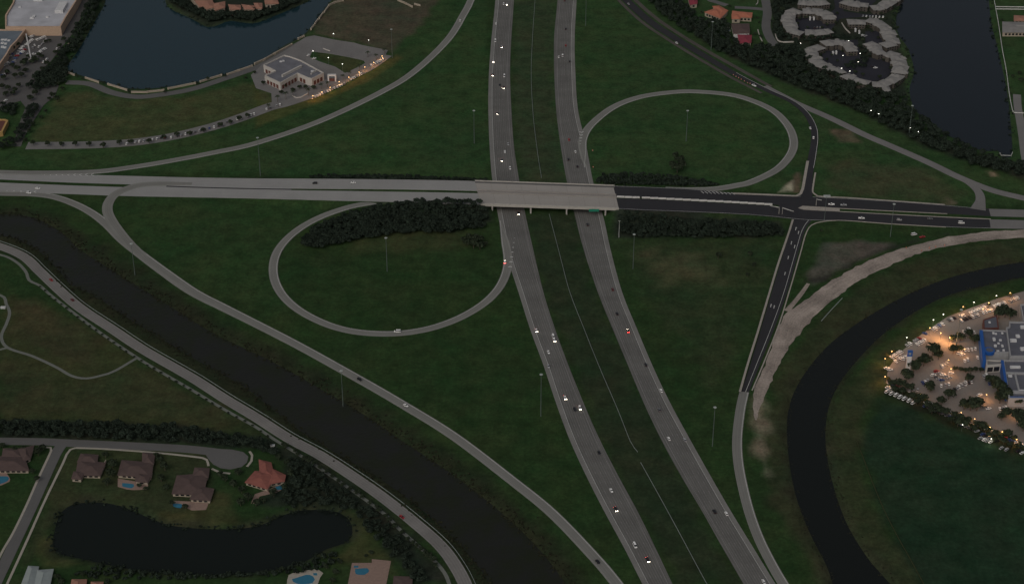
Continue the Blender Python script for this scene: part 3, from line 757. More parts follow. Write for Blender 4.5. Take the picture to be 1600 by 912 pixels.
roadc('service_track', [(1589,148),(1590,165),(1594,190),(1598,215),(1601,240),(1606,262)], 8, 'oldgrey', label='grey service track at the right edge by the lake')
# right: car dealer lot
area('dealer_lot', [(1700,440),(1600,455),(1560,466),(1520,480),(1480,495),(1440,522),(1405,552),(1388,575),(1384,598),(1400,604),(1436,618),(1480,638),(1520,656),(1560,673),(1600,692),(1700,735)], 'lotpale', label='pale paved lot of the blue fronted car dealer')

# painted gores: white chevrons in the wedge where a ramp leaves, children of the road they are painted on
def chevrons(name, tip, base_a, base_b, n, up, z=0.0, wd=0.5, parent=None):
    mb = MB()
    t = np.array(P(*tip, z)); a = np.array(P(*base_a, z)); b = np.array(P(*base_b, z))
    for i in range(1, n+1):
        k = i/(n+0.3)
        pa = t+(a-t)*k; pb = t+(b-t)*k; m_ = (pa+pb)/2+(t-(a+b)/2)/np.linalg.norm(t-(a+b)/2)*np.linalg.norm(pa-pb)*0.5
        mb.obox(pa, m_, wd, z+up, z+up+0.02); mb.obox(m_, pb, wd, z+up, z+up+0.02)
    return mb.build('gore_chevrons', M['white'], parent)
st = bpy.data.objects
chevrons('g', (60,274), (150,271), (150,275.5), 9, 0.31, parent=st['ramp'])
chevrons('g', (805,365), (794,420), (799.5,420), 7, 0.31, wd=1.0, parent=st['loop_ramp'])
chevrons('g', (906,230), (905.5,205), (912,205), 5, 0.31, wd=0.9, parent=st['loop_ramp'])
chevrons('g', (0,298), (60,298.5), (60,302), 5, 0.31, parent=st['ramp'])
mb = MB()
for x in range(1095, 1146, 6): mb.obox(P(x, 299+(x-1095)*0.05, zc(x)), P(x+5, 302.5+(x-1095)*0.04, zc(x)), 0.6, zc(x)+0.29, zc(x)+0.31)
mb.build('gore_chevrons', M['white'], st['loop_ramp'])
# turn arrows and stop bars on the side road
mb = MB()
for x, y in ((1243,360),(1247,366),(1236,382),(1241,388),(1204,480),(1209,482),(1226,430),(1231,405)):
    p = P(x, y); q = P(x+1.0, y-5); mb.obox(p, q, 0.5, 0.115, 0.13); mb.obox(P(x+0.2, y-4), P(x+2.0, y-4.2), 0.6, 0.132, 0.145)
mb.build('turn_arrows', M['white'], st['fresh_side_road'])
# kerbs and concrete edging
def kerb(px, wd, h, mat, label, name='kerb', z=0.0):
    c = dense([(p[0], p[1], p[2] if len(p) > 2 else z) for p in px], 5.0)
    A = offset_line(c, -wd/2); B = offset_line(c, wd/2)
    V_, F_, u_ = strip(A, B, h, h+0.2)
    return tag(obj(name, V_, F_, M[mat], uv=u_), label, kind='structure')
kerb(cz([(1146,302.5),(1200,304.5),(1245,306.3),(1251,303),(1254,296),(1257,280),(1262,252)]), 2.6, 0.40, 'kerb', 'concrete edging left of the fresh ramp')
kerb(cz([(1274,270),(1271,288),(1270,301),(1277,306.5),(1330,309.5),(1400,314.5),(1476,320)]), 1.5, 0.40, 'kerb', 'concrete edging along the fresh upper carriageway')
kerb(cz([(1239,343),(1232,365),(1216,412),(1203,455),(1186,512),(1168,570),(1156,612)]), 1.7, 0.30, 'kerb', 'concrete edging left of the side road')
kerb(cz([(1175,610),(1192,570),(1216,510),(1233,456),(1250,398),(1259,366),(1268,352),(1285,346.5),(1310,344.5),(1345,346.5),(1400,350.5),(1478,355)]), 1.0, 0.34, 'kerb', 'concrete edging right of the side road')
area('traffic_island', [(1247,325.5),(1254,322),(1312,325.5),(1312,331),(1256,328)], 'kerb', up=0.36, z=0, label='pale concrete median nose at the junction')
kerb([(1312,325.8),(1400,330.3),(1480,334.2)], 0.8, 0.34, 'kerb', 'thin upper median kerb right of the junction')
kerb([(1312,330.8),(1400,335.6),(1480,339.6),(1548,342.6)], 1.2, 0.34, 'kerb', 'thin lower median kerb right of the junction')
kerb(cz([(260,291.5),(330,293.8),(400,295.5),(455,296.3)]), 1.5, 0.42, 'fresh', 'dark median kerb left of the bridge')

# ------------------------------------------------------------------ the overpass
def rel(mb, name, mats, root, **k):
    l = root.location
    mb.V = [(v[0]-l[0], v[1]-l[1], v[2]-l[2]) for v in mb.V]
    return mb.build(name, mats, root)
dTL, dTR, dBR, dBL = [P(*p, DECK) for p in ((742,283),(960,290.5),(967,326.5),(751,319.5))]
br = empty('overpass_bridge', ((dBL+dBR)/2).to_tuple()[:2]+(0,), 'pale concrete bridge carrying the cross street over the motorway', 'bridge')
def dk(s, t, z=DECK):
    a = dTL.lerp(dTR, s); b = dBL.lerp(dBR, s); p = a.lerp(b, t); p.z = z; return p
Vd = []; Fd = []; ud = []
NS = 24
LW = (dTR-dTL).length; DW = (dBL-dTL).length
for i in range(NS+1):
    for t in (0, 1):
        p = dk(i/NS, t, DECK+0.16); Vd.append(tuple(p-br.location)); ud.append((t*DW, i/NS*LW))
Fd = [(2*i, 2*i+1, 2*i+3, 2*i+2) for i in range(NS)]
p_ = np.array(Vd); f_ = Fd[0]
if np.cross(p_[f_[1]]-p_[f_[0]], p_[f_[2]]-p_[f_[1]])[2] < 0: Fd = [q[::-1] for q in Fd]
obj('road_deck', Vd, Fd, M['deck'], br, uv=ud)
def quadbox(s0, s1, t0, t1, z0, z1):
    q = [dk(s0, t0), dk(s1, t0), dk(s1, t1), dk(s0, t1)]
    return MB().prism([tuple(p) for p in q], z0, z1)
rel(quadbox(0, 1, 0.002, 0.998, 6.9, 8.1), 'slab', M['concrete'], br)
for t in (0.1, 0.22, 0.34, 0.46, 0.58, 0.7, 0.82, 0.94): rel(quadbox(0.01, 0.99, t-0.012, t+0.012, 5.9, 6.89), 'girder', M['concrete'], br)
rel(quadbox(0, 1, 0.985, 1.012, 6.6, 9.2), 'parapet', M['concrete'], br)
rel(quadbox(0, 1, -0.008, 0.008, 6.6, 9.0), 'parapet', M['concrete'], br)
rel(quadbox(0, 1, 0.02, 0.085, 8.12, 8.36), 'footway', M['lane'], br)
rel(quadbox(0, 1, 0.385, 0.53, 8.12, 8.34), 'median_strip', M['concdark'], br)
rel(quadbox(0, 1, 0.39, 0.405, 8.4, 9.0), 'median_kerb', M['deck'], br)
rel(quadbox(0, 1, 0.51, 0.525, 8.4, 9.0), 'median_kerb', M['deck'], br)
for s in (0.085, 0.365, 0.625, 0.905):
    rel(quadbox(s-0.006, s+0.006, 0.005, 0.995, 5.0, 5.88), 'cap_beam', M['concrete'], br)
    for t in (0.03, 0.26, 0.5, 0.74, 0.975):
        c = dk(s, t); mb = MB().cone(c.x, c.y, -0.3, 5.0, 0.75, 0.75, 10); rel(mb, 'column', M['concrete'], br)
for s0, s1 in ((-0.006, 0.012), (0.988, 1.006)): rel(quadbox(s0, s1, 0.0, 1.0, 3.5, 6.88), 'abutment', M['concrete'], br)
sg = P(928, 328.5, 7.6)
g = empty('road_sign', sg, 'green road sign hung on the parapet over the right carriageway', 'sign')
mb = MB().box(-4.6, 4.6, -0.35, -0.25, -1.3, 1.3)
mb.build('panel', M['green_sign'], g)
for x in (-3.5, 3.5): MB().box(x-0.1, x+0.1, -0.245, 0.6, -1.4, 1.2).build('bracket', M['steel'], g)

# ------------------------------------------------------------------ median barrier, guardrails, signals, signs
def barrier(px, label, seg=6.0):
    c = dense(cz(px), 2.0); s = np.r_[0, np.cumsum(np.linalg.norm(np.diff(c, axis=0), axis=1))]
    o = empty('median_barrier', tuple(c[0]), label, 'barrier')
    q = 0
    while q+seg < s[-1]:
        a = [np.interp(q, s, c[:, k]) for k in range(3)]; b = [np.interp(q+seg-0.25, s, c[:, k]) for k in range(3)]
        mb = MB(); z = (a[2]+b[2])/2
        mb.obox(a, b, 1.3, z, z+0.75); mb.obox(a, b, 0.75, z+0.74, z+1.5)
        rel(mb, 'barrier_segment', M['barrier'], o); q += seg
    return o
barrier([(1003,309.5),(1085,313.6),(1150,317),(1200,320),(1217,321.3)], 'white concrete median barrier on the fresh street right of the bridge', 7.5)
barrier([(964,308),(985,309),(1003,309.5)], 'short pale barrier at the bridge end', 7.0)
def guardrail(px, label, h=0.8, mat='rail', wd=0.35):
    c = dense(px, 6.0)
    o = empty('guardrail', tuple(c[0]), label, 'guardrail')
    A = offset_line(c, -wd/2); B = offset_line(c, wd/2)
    for p in (A, B): p[:, 2] = [gz_at(x, y) for x, y in c[:, :2]]
    V_, F_, u_ = strip(A, B, h, 0.4)
    obj('rail', [np.array(v)-c[0] for v in V_], F_, M[mat], o)
    mb = MB()
    for p in c[::1]:
        z = gz_at(p[0], p[1]); mb.box(p[0]-0.08, p[0]+0.08, p[1]-0.08, p[1]+0.08, z-0.3, z+h-0.1)
    k = rel(mb, 'posts', M['steel'], o); k['kind'] = 'stuff'
guardrail([(838,-40),(836,0),(832,60),(830,120),(833,180),(840,240),(846,278)], 'thin guardrail in the motorway median above the bridge', 0.8, 'rail', 0.28)
guardrail([(858,335),(875,400),(890,456),(912,513),(937,575),(965,640),(985,690),(996,706)], 'guardrail in the median from the bridge to the gap', 0.8, 'rail', 0.28)
guardrail([(1001,723),(1030,775),(1060,830),(1102,908),(1135,965)], 'guardrail in the median below the gap', 0.8, 'rail', 0.28)
gr = offset_line(dense(W1, 5.0), -6.6)
def guard_line(c, label, wd=0.3):
    o = empty('guardrail', tuple(c[0]), label, 'guardrail')
    V_, F_, u_ = strip(offset_line(c, -wd/2), offset_line(c, wd/2), 0.8, 0.4)
    obj('rail', [np.array(v)-c[0] for v in V_], F_, M['rail'], o)
    mb = MB()
    for p in c: mb.box(p[0]-0.08, p[0]+0.08, p[1]-0.08, p[1]+0.08, -0.3, 0.7)
    k = rel(mb, 'posts', M['steel'], o); k['kind'] = 'stuff'
guard_line(gr, 'long guardrail between the two-lane road and the weedy canal', 0.28)

def signal(base, arm_to, label, h=7.0):
    b = P(*base, zc(base[0])); a = P(*arm_to, zc(base[0])+h); a.z = 0
    o = empty('traffic_signal', b, label, 'traffic signal')
    MB().cone(0, 0, 0, h+0.3, 0.22, 0.15, 8).build('pole', M['concrete'], o)
    d = Vector((a.x-b.x, a.y-b.y)); n = d.length
    mb = MB(); mb.obox((0, 0), d, 0.35, h-0.4, h); arm = mb.build('arm', M['barrier'], o)
    for f in (0.5, 0.75, 0.97):
        p = d*f; MB().box(p.x-0.3, p.x+0.3, p.y-0.35, p.y+0.1, h-1.5, h-0.4).build('signal_head', M['tyre'], arm)
signal((1217,334.5), (1203,321), 'white mast arm signal at the end of the median barrier')
signal((1275,321.5), (1284,312.5), 'white mast arm signal above the median nose')
signal((1222,335), (1240,330), 'thin signal pole beside the mast arm signal')

# high light masts: head pixel is where the ring of lamps shows
def mast(base, h, label):
    b = P(*base); b.z = gz_at(b.x, b.y)
    o = empty('light_mast', b, label, 'light mast', 'tall light masts of the interchange')
    MB().cone(0, 0, 0, h, 0.34, 0.16, 8).build('pole', M['pole'], o)
    ring = MB().cone(0, 0, h-0.2, h+0.4, 0.7, 0.5, 10).build('lamp_ring', M['mast_head'], o)
    for k in range(6):
        a = k*1.0472; MB().box(1.0*math.cos(a)-0.28, 1.0*math.cos(a)+0.28, 1.0*math.sin(a)-0.28, 1.0*math.sin(a)+0.28, h-0.2, h+0.2).build('lamp_head', M['mast_head'], ring)
for bpx, h, lab in [((741,224),35,'left of the left carriageway above the cross street'),((613,91),33,'by the brown vacant lot'),((407,275),40,'beside the upper carriageway left of the bridge'),
        ((605,424),33,'inside the lower left loop ramp'),((211,430),31,'below the slip road at the left'),((536,632),34,'between the long ramp and the weedy canal'),
        ((845,650),38,'left of the left carriageway below the bridge'),((1113,697),35,'right of the right carriageway low in the picture'),((989,420),34,'right of the right carriageway just below the bridge'),
        ((1072,221),33,'inside the upper right loop ramp'),((1111,79),33,'by the wood behind the orange roofs'),((1420,213),33,'at the edge of the wood by the dark lake'),
        ((915,41),33,'right of the right carriageway at the top edge'),((1391,370),33,'in the grass below the fresh lower carriageway'),((1494,540),34,'in the car dealer lot beside the lit drive')]:
    mast(bpx, h, 'tall thin light mast '+lab)
def post(base, h, r, label, mat='steel', name='utility_pole', cat='pole'):
    b = P(*base, 0); b.z = gz_at(b.x, b.y)
    o = empty(name, b, label, cat)
    MB().cone(0, 0, 0, h, r, r*0.6, 7).build('pole', M[mat], o)
    mb = MB().box(-1.0, 1.0, -0.12, 0.12, h-0.4, h-0.15); mb.build('crossarm', M[mat], o)
post((967,371), 17, 0.3, 'pale pole standing at the right bridge end')
post((1288,344), 24, 0.2, 'thin pole by the fresh street right of the junction', 'pole')

# ------------------------------------------------------------------ vegetation
def leaf_cloud(rg, cen, rad, n, size, flat=1.0):
    k = rg.integers(0, len(cen), n)
    d = rg.normal(size=(n, 3)); d[:, 2] = np.abs(d[:, 2])*0.9-0.25*rg.random(n); d /= np.linalg.norm(d, axis=1)[:, None]
    pos = cen[k]+d*rad[k][:, None]*(0.72+0.36*rg.random((n, 1)))*np.array([1, 1, flat])
    nr = d+rg.normal(size=(n, 3))*0.45; nr /= np.linalg.norm(nr, axis=1)[:, None]
    t = np.cross(nr, rg.normal(size=(n, 3))); t /= np.linalg.norm(t, axis=1)[:, None]+1e-9
    b = np.cross(nr, t)
    s = size*(0.6+0.8*rg.random((n, 1)))
    V = np.stack([pos-t*s*0.5, pos+b*s*0.45, pos+t*s*0.5, pos-b*s*0.45], 1).reshape(-1, 3)
    Fc = np.arange(4*n).reshape(-1, 4)
    return V, Fc
def broad(seed, rad=3.7, h=7.0, n=400, nc=12, size=1.15):
    rg = np.random.default_rng(seed)
    cen = []; rr = []
    for i in range(nc):
        a = rg.random()*6.2832; q = rad*0.62*math.sqrt(rg.random())
        cen.append((q*math.cos(a), q*math.sin(a), h*(0.52+0.26*rg.random()))); rr.append(rad*(0.36+0.22*rg.random()))
    return leaf_cloud(rg, np.array(cen), np.array(rr), n, size, 0.85)
def trunk_mb(h=7.0, r=0.25, seed=0):
    rg = random.Random(seed)
    mb = MB().cone(0, 0, -0.3, h*0.5, r, r*0.65, 6)
    for k in range(4):
        a = k*1.57+rg.random(); mb.cone(0, 0, h*0.42, h*0.7, r*0.5, r*0.2, 5, lean=(1.3*math.cos(a), 1.3*math.sin(a)))
    return mb
BROAD = [broad(i) for i in range(5)]
SHRUB = [broad(20+i, 1.5, 1.7, 70, 5, 1.0) for i in range(3)]
def palm_data(seed):
    rg = random.Random(seed); V = []; Fc = []
    for k in range(13):
        a = k*6.2832/13+rg.random()*0.3; up = rg.uniform(0.1, 0.9); L_ = rg.uniform(2.2, 2.9)
        pts = []
        for i in range(5):
            t = i/4; r = L_*t; z = 6.2+up*math.sin(t*2.2)*1.1-1.5*t*t*(1.2-up*0.6)
            wd = 0.42*(1-abs(t-0.4)*1.3)
            pts.append((r, z, max(0.06, wd)))
        b = len(V)
        for r, z, wd in pts:
            cx, sx = math.cos(a), math.sin(a)
            V += [(r*cx-wd*sx, r*sx+wd*cx, z-0.1), (r*cx, r*sx, z+0.1), (r*cx+wd*sx, r*sx-wd*cx, z-0.1)]
        for i in range(4):
            c = b+3*i; Fc += [(c, c+1, c+4, c+3), (c+1, c+2, c+5, c+4)]
    return V, Fc
CROWN = [mesh('crown', v, f, M['leaf']) for v, f in BROAD]
CROWN2 = [mesh('crown', v, f, M['leaf2']) for v, f in BROAD]
SHRUBM = [mesh('foliage', v, f, M['leaf']) for v, f in SHRUB]
TRUNK = [trunk_mb(seed=i).data('trunk', M['bark']) for i in range(3)]
PALM = [mesh('crown', *palm_data(i), M['leaf']) for i in range(3)]
PTRUNK = MB().cone(0, 0, -0.3, 6.3, 0.22, 0.16, 7).data('trunk', M['bark'])
def tree(p, label, s=1.0, kind='tree', group=None, mats=CROWN):
    """one tree: p is a place on the ground"""
    z = gz_at(p[0], p[1])
    if kind == 'palm': nm, cat, cm, tm = 'palm_tree', 'palm tree', random.choice(PALM), PTRUNK
    elif kind == 'shrub': nm, cat, cm, tm = 'shrub', 'shrub', random.choice(SHRUBM), None
    else: nm, cat, cm, tm = 'broadleaf_tree', 'tree', random.choice(mats), random.choice(TRUNK)
    o = empty(nm, (p[0], p[1], z), label, cat, group, random.random()*6.28)
    o.scale = (s*random.uniform(0.92, 1.08), s*random.uniform(0.92, 1.08), s*random.uniform(0.85, 1.15))
    link(bpy.data.objects.new('crown' if kind != 'shrub' else 'foliage', cm), o)
    if tm: link(bpy.data.objects.new('trunk', tm), o)
    return o

def wood(name, px, label, spacing, smin, smax, src=BROAD, cat='wood', trunks=True, keep=None):
    """a wood that reads as one mass: trees scattered over an outline, joined"""
    poly = [tuple(p) for p in PP(px)]
    a = np.array(poly)[:, :2]
    x0, y0 = a.min(0); x1, y1 = a.max(0)
    rg = np.random.default_rng(abs(hash(label)) % 1000 if False else len(label)*7+len(px))
    xs = np.arange(x0, x1, spacing); ys = np.arange(y0, y1, spacing)
    X, Y = np.meshgrid(xs, ys); X = X.ravel()+rg.normal(size=X.size)*spacing*0.3; Y = Y.ravel()+rg.normal(size=Y.size)*spacing*0.3
    ok = pip(X, Y, poly)
    VV = []; FF = []; b = 0
    TV, TF = np.array(trunk_mb().V), trunk_mb().F
    for x, y in zip(X[ok], Y[ok]):
        if keep and not keep(x, y): continue
        v, f = src[rg.integers(0, len(src))]
        s = rg.uniform(smin, smax); an = rg.random()*6.28; c_, s_ = math.cos(an), math.sin(an)
        z = gz_at(x, y)
        if z < -0.9: continue
        v2 = np.stack([(v[:, 0]*c_-v[:, 1]*s_)*s+x, (v[:, 0]*s_+v[:, 1]*c_)*s+y, v[:, 2]*s*rg.uniform(0.85, 1.2)+z], 1)
        VV.append(v2); FF.append(f+b); b += len(v2)
    if not VV: return None
    V_ = np.concatenate(VV).astype('f'); F_ = np.concatenate(FF).astype('i')
    m = bpy.data.meshes.new(name)
    m.vertices.add(len(V_)); m.vertices.foreach_set('co', V_.ravel())
    m.loops.add(F_.size); m.loops.foreach_set('vertex_index', F_.ravel())
    m.polygons.add(len(F_)); m.polygons.foreach_set('loop_start', np.arange(0, F_.size, 4, dtype='i'))
    m.update(calc_edges=True); m.validate()
    m.materials.append(M['leafwood'])
    o = link(bpy.data.objects.new(name, m))
    return tag(o, label, cat, kind='stuff')
def reeds(poly, label, n, mat, seed, smin=0.5, smax=1.1, spread=2.5):
    rg = np.random.default_rng(seed); a = np.array(poly)[:, :2]; VV = []; FF = []; b = 0
    for _ in range(n):
        i = rg.integers(0, len(a)); p = a[i]+(a[(i+1) % len(a)]-a[i])*rg.random()+rg.normal(size=2)*spread
        z = gz_at(p[0], p[1])
        if z < -2.6 or not (880 < p[1] < 2230 and abs(p[0]) < 640): continue
        v, f = SHRUB[rg.integers(0, len(SHRUB))]; s = rg.uniform(smin, smax)
        v2 = v*np.array([s, s, s*0.8])+np.array([p[0], p[1], max(z, -1.7)-0.2])
        VV.append(v2); FF.append(f+b); b += len(v2)
    V_ = np.concatenate(VV).astype('f'); F_ = np.concatenate(FF).astype('i')
    m = bpy.data.meshes.new('reeds'); m.vertices.add(len(V_)); m.vertices.foreach_set('co', V_.ravel())
    m.loops.add(F_.size); m.loops.foreach_set('vertex_index', F_.ravel()); m.polygons.add(len(F_)); m.polygons.foreach_set('loop_start', np.arange(0, F_.size, 4, dtype='i'))
    m.update(calc_edges=True); m.validate(); m.materials.append(M[mat])
    return tag(link(bpy.data.objects.new('reeds', m)), label, 'reeds', kind='stuff')
reeds(water_polys[2], 'brown reeds fringing the weedy canal on the left', 3200, 'reed', 3, 0.3, 0.75, 4.5)
reeds(water_polys[3], 'brown reeds fringing the canal on the right', 1200, 'reed', 4, 0.25, 0.5, 2.5)
reeds(water_polys[0], 'dark shrubs fringing the upper left lake', 260, 'leafwood', 5, 0.5, 1.0, 2.0)
reeds(water_polys[4], 'dark reeds fringing the pond', 260, 'leafwood', 6, 0.4, 1.0, 1.6)
reeds(water_polys[1], 'dark shrubs fringing the upper right lake', 260, 'leafwood', 8, 0.5, 1.1, 2.0)
wood('wood', [(470,378),(497,356),(540,341),(590,331),(650,328),(715,328),(752,332),(762,342),(756,358),(700,366),(640,367),(590,372),(540,381),(500,390),(475,390)], 'dense dark wood on the bank inside the lower left loop', 4.0, 0.6, 0.98)
wood('wood', [(968,342),(1090,348),(1216,354),(1224,370),(1100,374),(985,372),(966,362)], 'dense dark wood below the fresh street right of the bridge', 4.0, 0.55, 0.85)
wood('shrubbery', [(480,275),(600,274),(690,278),(762,281),(762,287),(690,287),(600,284),(490,281)], 'low dark shrubs along the far bank left of the bridge', 2.8, 0.9, 1.5, SHRUB, 'shrubbery')
wood('shrubbery', [(925,286),(945,273),(1000,272),(1060,277),(1110,285),(1130,293),(1070,293),(1000,290),(960,290)], 'dark shrubs on the bank below the upper right loop', 2.8, 0.9, 1.6, SHRUB, 'shrubbery')
wood('wood', [(985,-25),(1040,-20),(1075,14),(1098,36),(1140,38),(1142,60),(1155,76),(1205,78),(1248,72),(1262,92),(1278,108),(1305,122),(1345,138),(1375,150),(1405,150),(1424,175),(1452,200),(1500,228),(1545,248),(1600,262),(1620,280),(1600,279),(1530,266),(1440,228),(1350,184),(1270,146),(1190,114),(1110,78),(1040,32)], 'broad dark wood between the old ramp and the apartments', 6.5, 0.75, 1.15)
wood('wood', [(1210,0),(1225,-20),(1245,-20),(1243,10),(1228,16),(1222,35),(1228,58),(1248,66),(1244,72),(1214,66),(1206,40)], 'dark trees left of the apartment blocks', 6.0, 0.6, 0.95)
wood('wood', [(1256,62),(1300,60),(1340,58),(1344,64),(1310,64),(1282,66),(1262,74)], 'dark trees between two rows of apartment blocks', 5.5, 0.55, 0.85)
wood('wood', [(1345,72),(1358,76),(1360,100),(1352,112),(1330,112),(1318,104),(1335,100),(1345,90)], 'dark trees in the middle of the lower apartment court', 5.5, 0.5, 0.75)
wood('wood', [(1398,12),(1412,-20),(1430,-20),(1412,0),(1404,28),(1396,30)], 'dark trees at the top of the right lake shore', 5.5, 0.55, 0.9)
wood('wood', [(1450,5),(1440,-25),(1530,-25),(1525,2),(1490,6)], 'dark trees on the far shore of the right lake', 5.5, 0.55, 0.9)
wood('wood', [(132,-30),(170,-30),(163,0),(149,28),(124,72),(106,104),(92,128),(62,128),(70,112),(90,92),(114,58),(136,14)], 'dark trees along the left shore of the upper left lake', 5.0, 0.6, 0.95)
wood('wood', [(266,6),(300,22),(326,36),(345,33),(360,30),(395,34),(420,25),(442,16),(468,6),(460,-8),(440,4),(420,16),(385,24),(340,26),(300,14),(280,-10)], 'dark trees along the waterfront of the terracotta villas', 3.6, 0.6, 1.0)
wood('wood', [(-40,660),(0,660),(150,664),(300,672),(410,690),(440,704),(425,716),(395,704),(340,697),(200,690),(100,685),(-40,684)], 'dark hedge of trees above the residential street', 4.6, 0.55, 0.9)
wood('wood', [(445,712),(490,736),(545,775),(598,815),(640,862),(680,912),(650,912),(610,870),(565,822),(530,800),(490,790),(455,796),(435,780),(452,752)], 'dark trees between the houses and the two-lane road', 5.0, 0.5, 0.85)
wood('wood', [(46,170),(58,166),(60,176),(46,196),(34,220),(26,230),(0,236),(0,225),(20,222),(30,205)], 'dark trees between the two mall driveways', 4.6, 0.6, 0.9)
wood('wood', [(0,165),(24,163),(30,176),(20,182),(0,180)], 'dark trees beside the mall driveway bend', 4.6, 0.5, 0.8)
wood('wood', [(48,128),(60,118),(80,108),(105,110),(104,130),(92,136),(70,140),(55,146),(45,140)], 'dark trees between the mall drives and the lakeside lane', 4.6, 0.6, 0.95)
wood('shrubbery', [(440,800),(480,792),(530,795),(552,815),(550,840),(515,855),(500,850),(530,835),(530,812),(480,805)], 'dark reeds along the right end of the pond', 2.8, 0.7, 1.2, SHRUB, 'reeds')
wood('shrubbery', [(100,900),(160,885),(300,898),(420,893),(520,862),(540,872),(500,890),(430,900),(300,905),(170,905)], 'dark bushes along the near shore of the pond', 3.4, 0.8, 1.6, SHRUB, 'bushes')

# street trees that cover stretches of the sidewalk
s_ = np.r_[0, np.cumsum(np.linalg.norm(np.diff(SW, axis=0), axis=1))]
def along(c, s, q): return np.array([np.interp(q, s, c[:, k]) for k in range(3)])
def s_near(px):
    p = np.array(P(*px)); return s_[np.argmin(np.linalg.norm(SW-p, axis=1))]
q = s_near((66,449)); end = s_near((425,684)); i = 1
while q < end:
    p = along(SW, s_, q); d = along(SW, s_, q+1)-p; n_ = np.array([d[1], -d[0], 0]); n_ /= np.linalg.norm(n_)
    tree(p+n_*random.uniform(1.2, 2.4), nth(i)+' street tree from the top along the two-lane road', random.uniform(0.28, 0.38), group='street trees along the two-lane road')
    q += random.uniform(8.0, 10.5); i += 1
q = s_near((445,697)); end = s_near((690,890)); j = 1
while q < end:
    p = along(SW, s_, q); d = along(SW, s_, q+1)-p; n_ = np.array([d[1], -d[0], 0]); n_ /= np.linalg.norm(n_)
    tree(p+n_*random.uniform(0.5, 3.0), nth(j)+' bushy tree on the sidewalk of the lower bend from the cul-de-sac', random.uniform(0.45, 0.75), group='bushy trees on the lower bend')
    q += random.uniform(4.0, 9.0); j += 1
def trees(lst, lab, s, kind='tree', group=None, mats=CROWN):
    for i, (x, y, *k) in enumerate(lst):
        tree(P(x, y), lab.format(n=nth(i+1)), (k[0] if k else 1.0)*s, kind, group or lab.replace('{n} ', ''), mats)
trees([(52,228),(75,229),(97,229),(118,229),(140,230),(162,232),(187,227),(205,226),(233,225),(256,219),(277,214),(297,212),(318,207),(345,199),(360,195),(374,190),(388,185)], '{n} small dark tree from the left on the curved parking strip', 0.8)
trees([(420,172),(434,160),(447,156),(458,152),(482,150),(502,140),(512,137),(536,126),(546,121),(562,111),(575,90),(588,94),(601,86)], '{n} palm from the left along the lit dealership frontage', 1.15, 'palm')
trees([(444,138),(458,144),(468,140),(478,140),(490,140),(440,148),(412,133)], '{n} dark tree from the left in front of the white dealership', 0.75)
trees([(120,122),(130,126),(160,132),(186,135),(202,146),(233,142),(258,146),(308,133),(325,126),(352,121),(384,124),(398,116)], '{n} small tree from the left along the lakeside balustrade', 0.5)
trees([(1058,270,1.5),(1066,265,1.2),(1050,264,1.2),(1060,258,1.2),(1056,248,1.0),(1064,252,0.9)], '{n} tree of the dark clump inside the upper right loop', 1.0)
trees([(730,384,1.2),(740,388,1.3),(750,390,1.2),(744,380,1.2),(734,376,1.0),(752,380,1.0),(724,378,0.8),(758,386,0.8)], '{n} tree of the dark clump beside the lower left loop', 1.0)
trees([(1122,404,1.1)], 'lone dark tree on the grass right of the motorway', 0.8)
trees([(1172,400,0.8),(1178,418,0.7),(1168,432,0.6)], '{n} faint bush from the top left of the fresh side road', 0.9)
trees([(1283,362,0.4),(1555,258,0.8),(1540,256,0.7)], '{n} small bush from the left near the right lake outlet', 0.9)
trees([(1443,572,1.2),(1456,558,1.35),(1427,582,1.1),(1466,562,0.9),(1416,597,1.1)], '{n} round tree of the clump behind the blue topped sign', 1.35)
trees([(1394,606,0.8),(1407,606,1.0),(1421,611,0.9),(1440,628,0.9),(1453,612,1.1),(1470,632,0.9),(1482,624,1.05)], '{n} dark tree from the left along the lower edge of the dealer lot', 1.25)
trees([(1487,534,0.8),(1500,533,1.0),(1512,528,1.0),(1523,538,1.0),(1489,553,0.9),(1498,550,0.8)], '{n} dark tree on the islands facing the blue front', 1.2)
trees([(1560,498,1.2),(1570,496,1.2),(1578,499,1.0)], '{n} tree of the green clump behind the dealer roof', 1.3)
trees([(1513,597,0.9),(1546,600,0.9),(1506,640,1.0),(1516,642,1.25),(1526,642,1.2),(1558,615,1.4),(1568,622,1.5),(1562,630,1.3)], '{n} dark tree in front of the dealer building', 1.25)
trees([(1492,580,0.6),(1500,581,0.6),(1508,582,0.65),(1516,582,0.6),(1524,582,0.6),(1532,582,0.55)], '{n} hedge tree from the left in the middle of the dealer lot', 1.1)
trees([(1572,652,1.0),(1564,656,0.7),(1588,658,1.2),(1594,664,1.2),(1590,634,0.8),(1598,674,1.0)], '{n} dark tree near the right edge below the dealer', 1.25)
trees([(1489,655,0.8),(1500,661,0.8),(1511,664,0.8),(1533,672,0.9),(1540,676,0.8),(1556,682,0.8),(1574,684,0.9),(1583,690,0.7),(1562,690,0.7),(1462,642,0.9),(1478,650,0.8)], '{n} dark tree of the planted strip beside the dark field', 1.15)
trees([(1385,560,0.7),(1395,553,0.6),(1378,582,0.6),(1386,596,0.7)], '{n} bush from the top at the left tip of the dealer lot', 0.8, mats=CROWN2)
trees([(1506,482,0.5),(1545,478,0.5),(1578,464,0.6),(1450,517,0.5)], '{n} lamp-lit bush on the canal side of the dealer lot', 0.9, mats=CROWN2)
trees([(34,62,0.7),(42,62,0.6),(28,74,0.8),(20,80,0.8),(14,90,0.7),(40,100,0.8),(50,100,0.8),(58,98,0.7),(66,92,0.7),(20,150,0.8),(10,152,0.8),(30,138,0.7),(84,155,0.9),(90,160,0.8),(72,178,0.6),(64,186,0.6),(52,198,0.6),(46,208,0.6),(40,222,0.6)], '{n} small dark tree in the mall car park', 1.1)
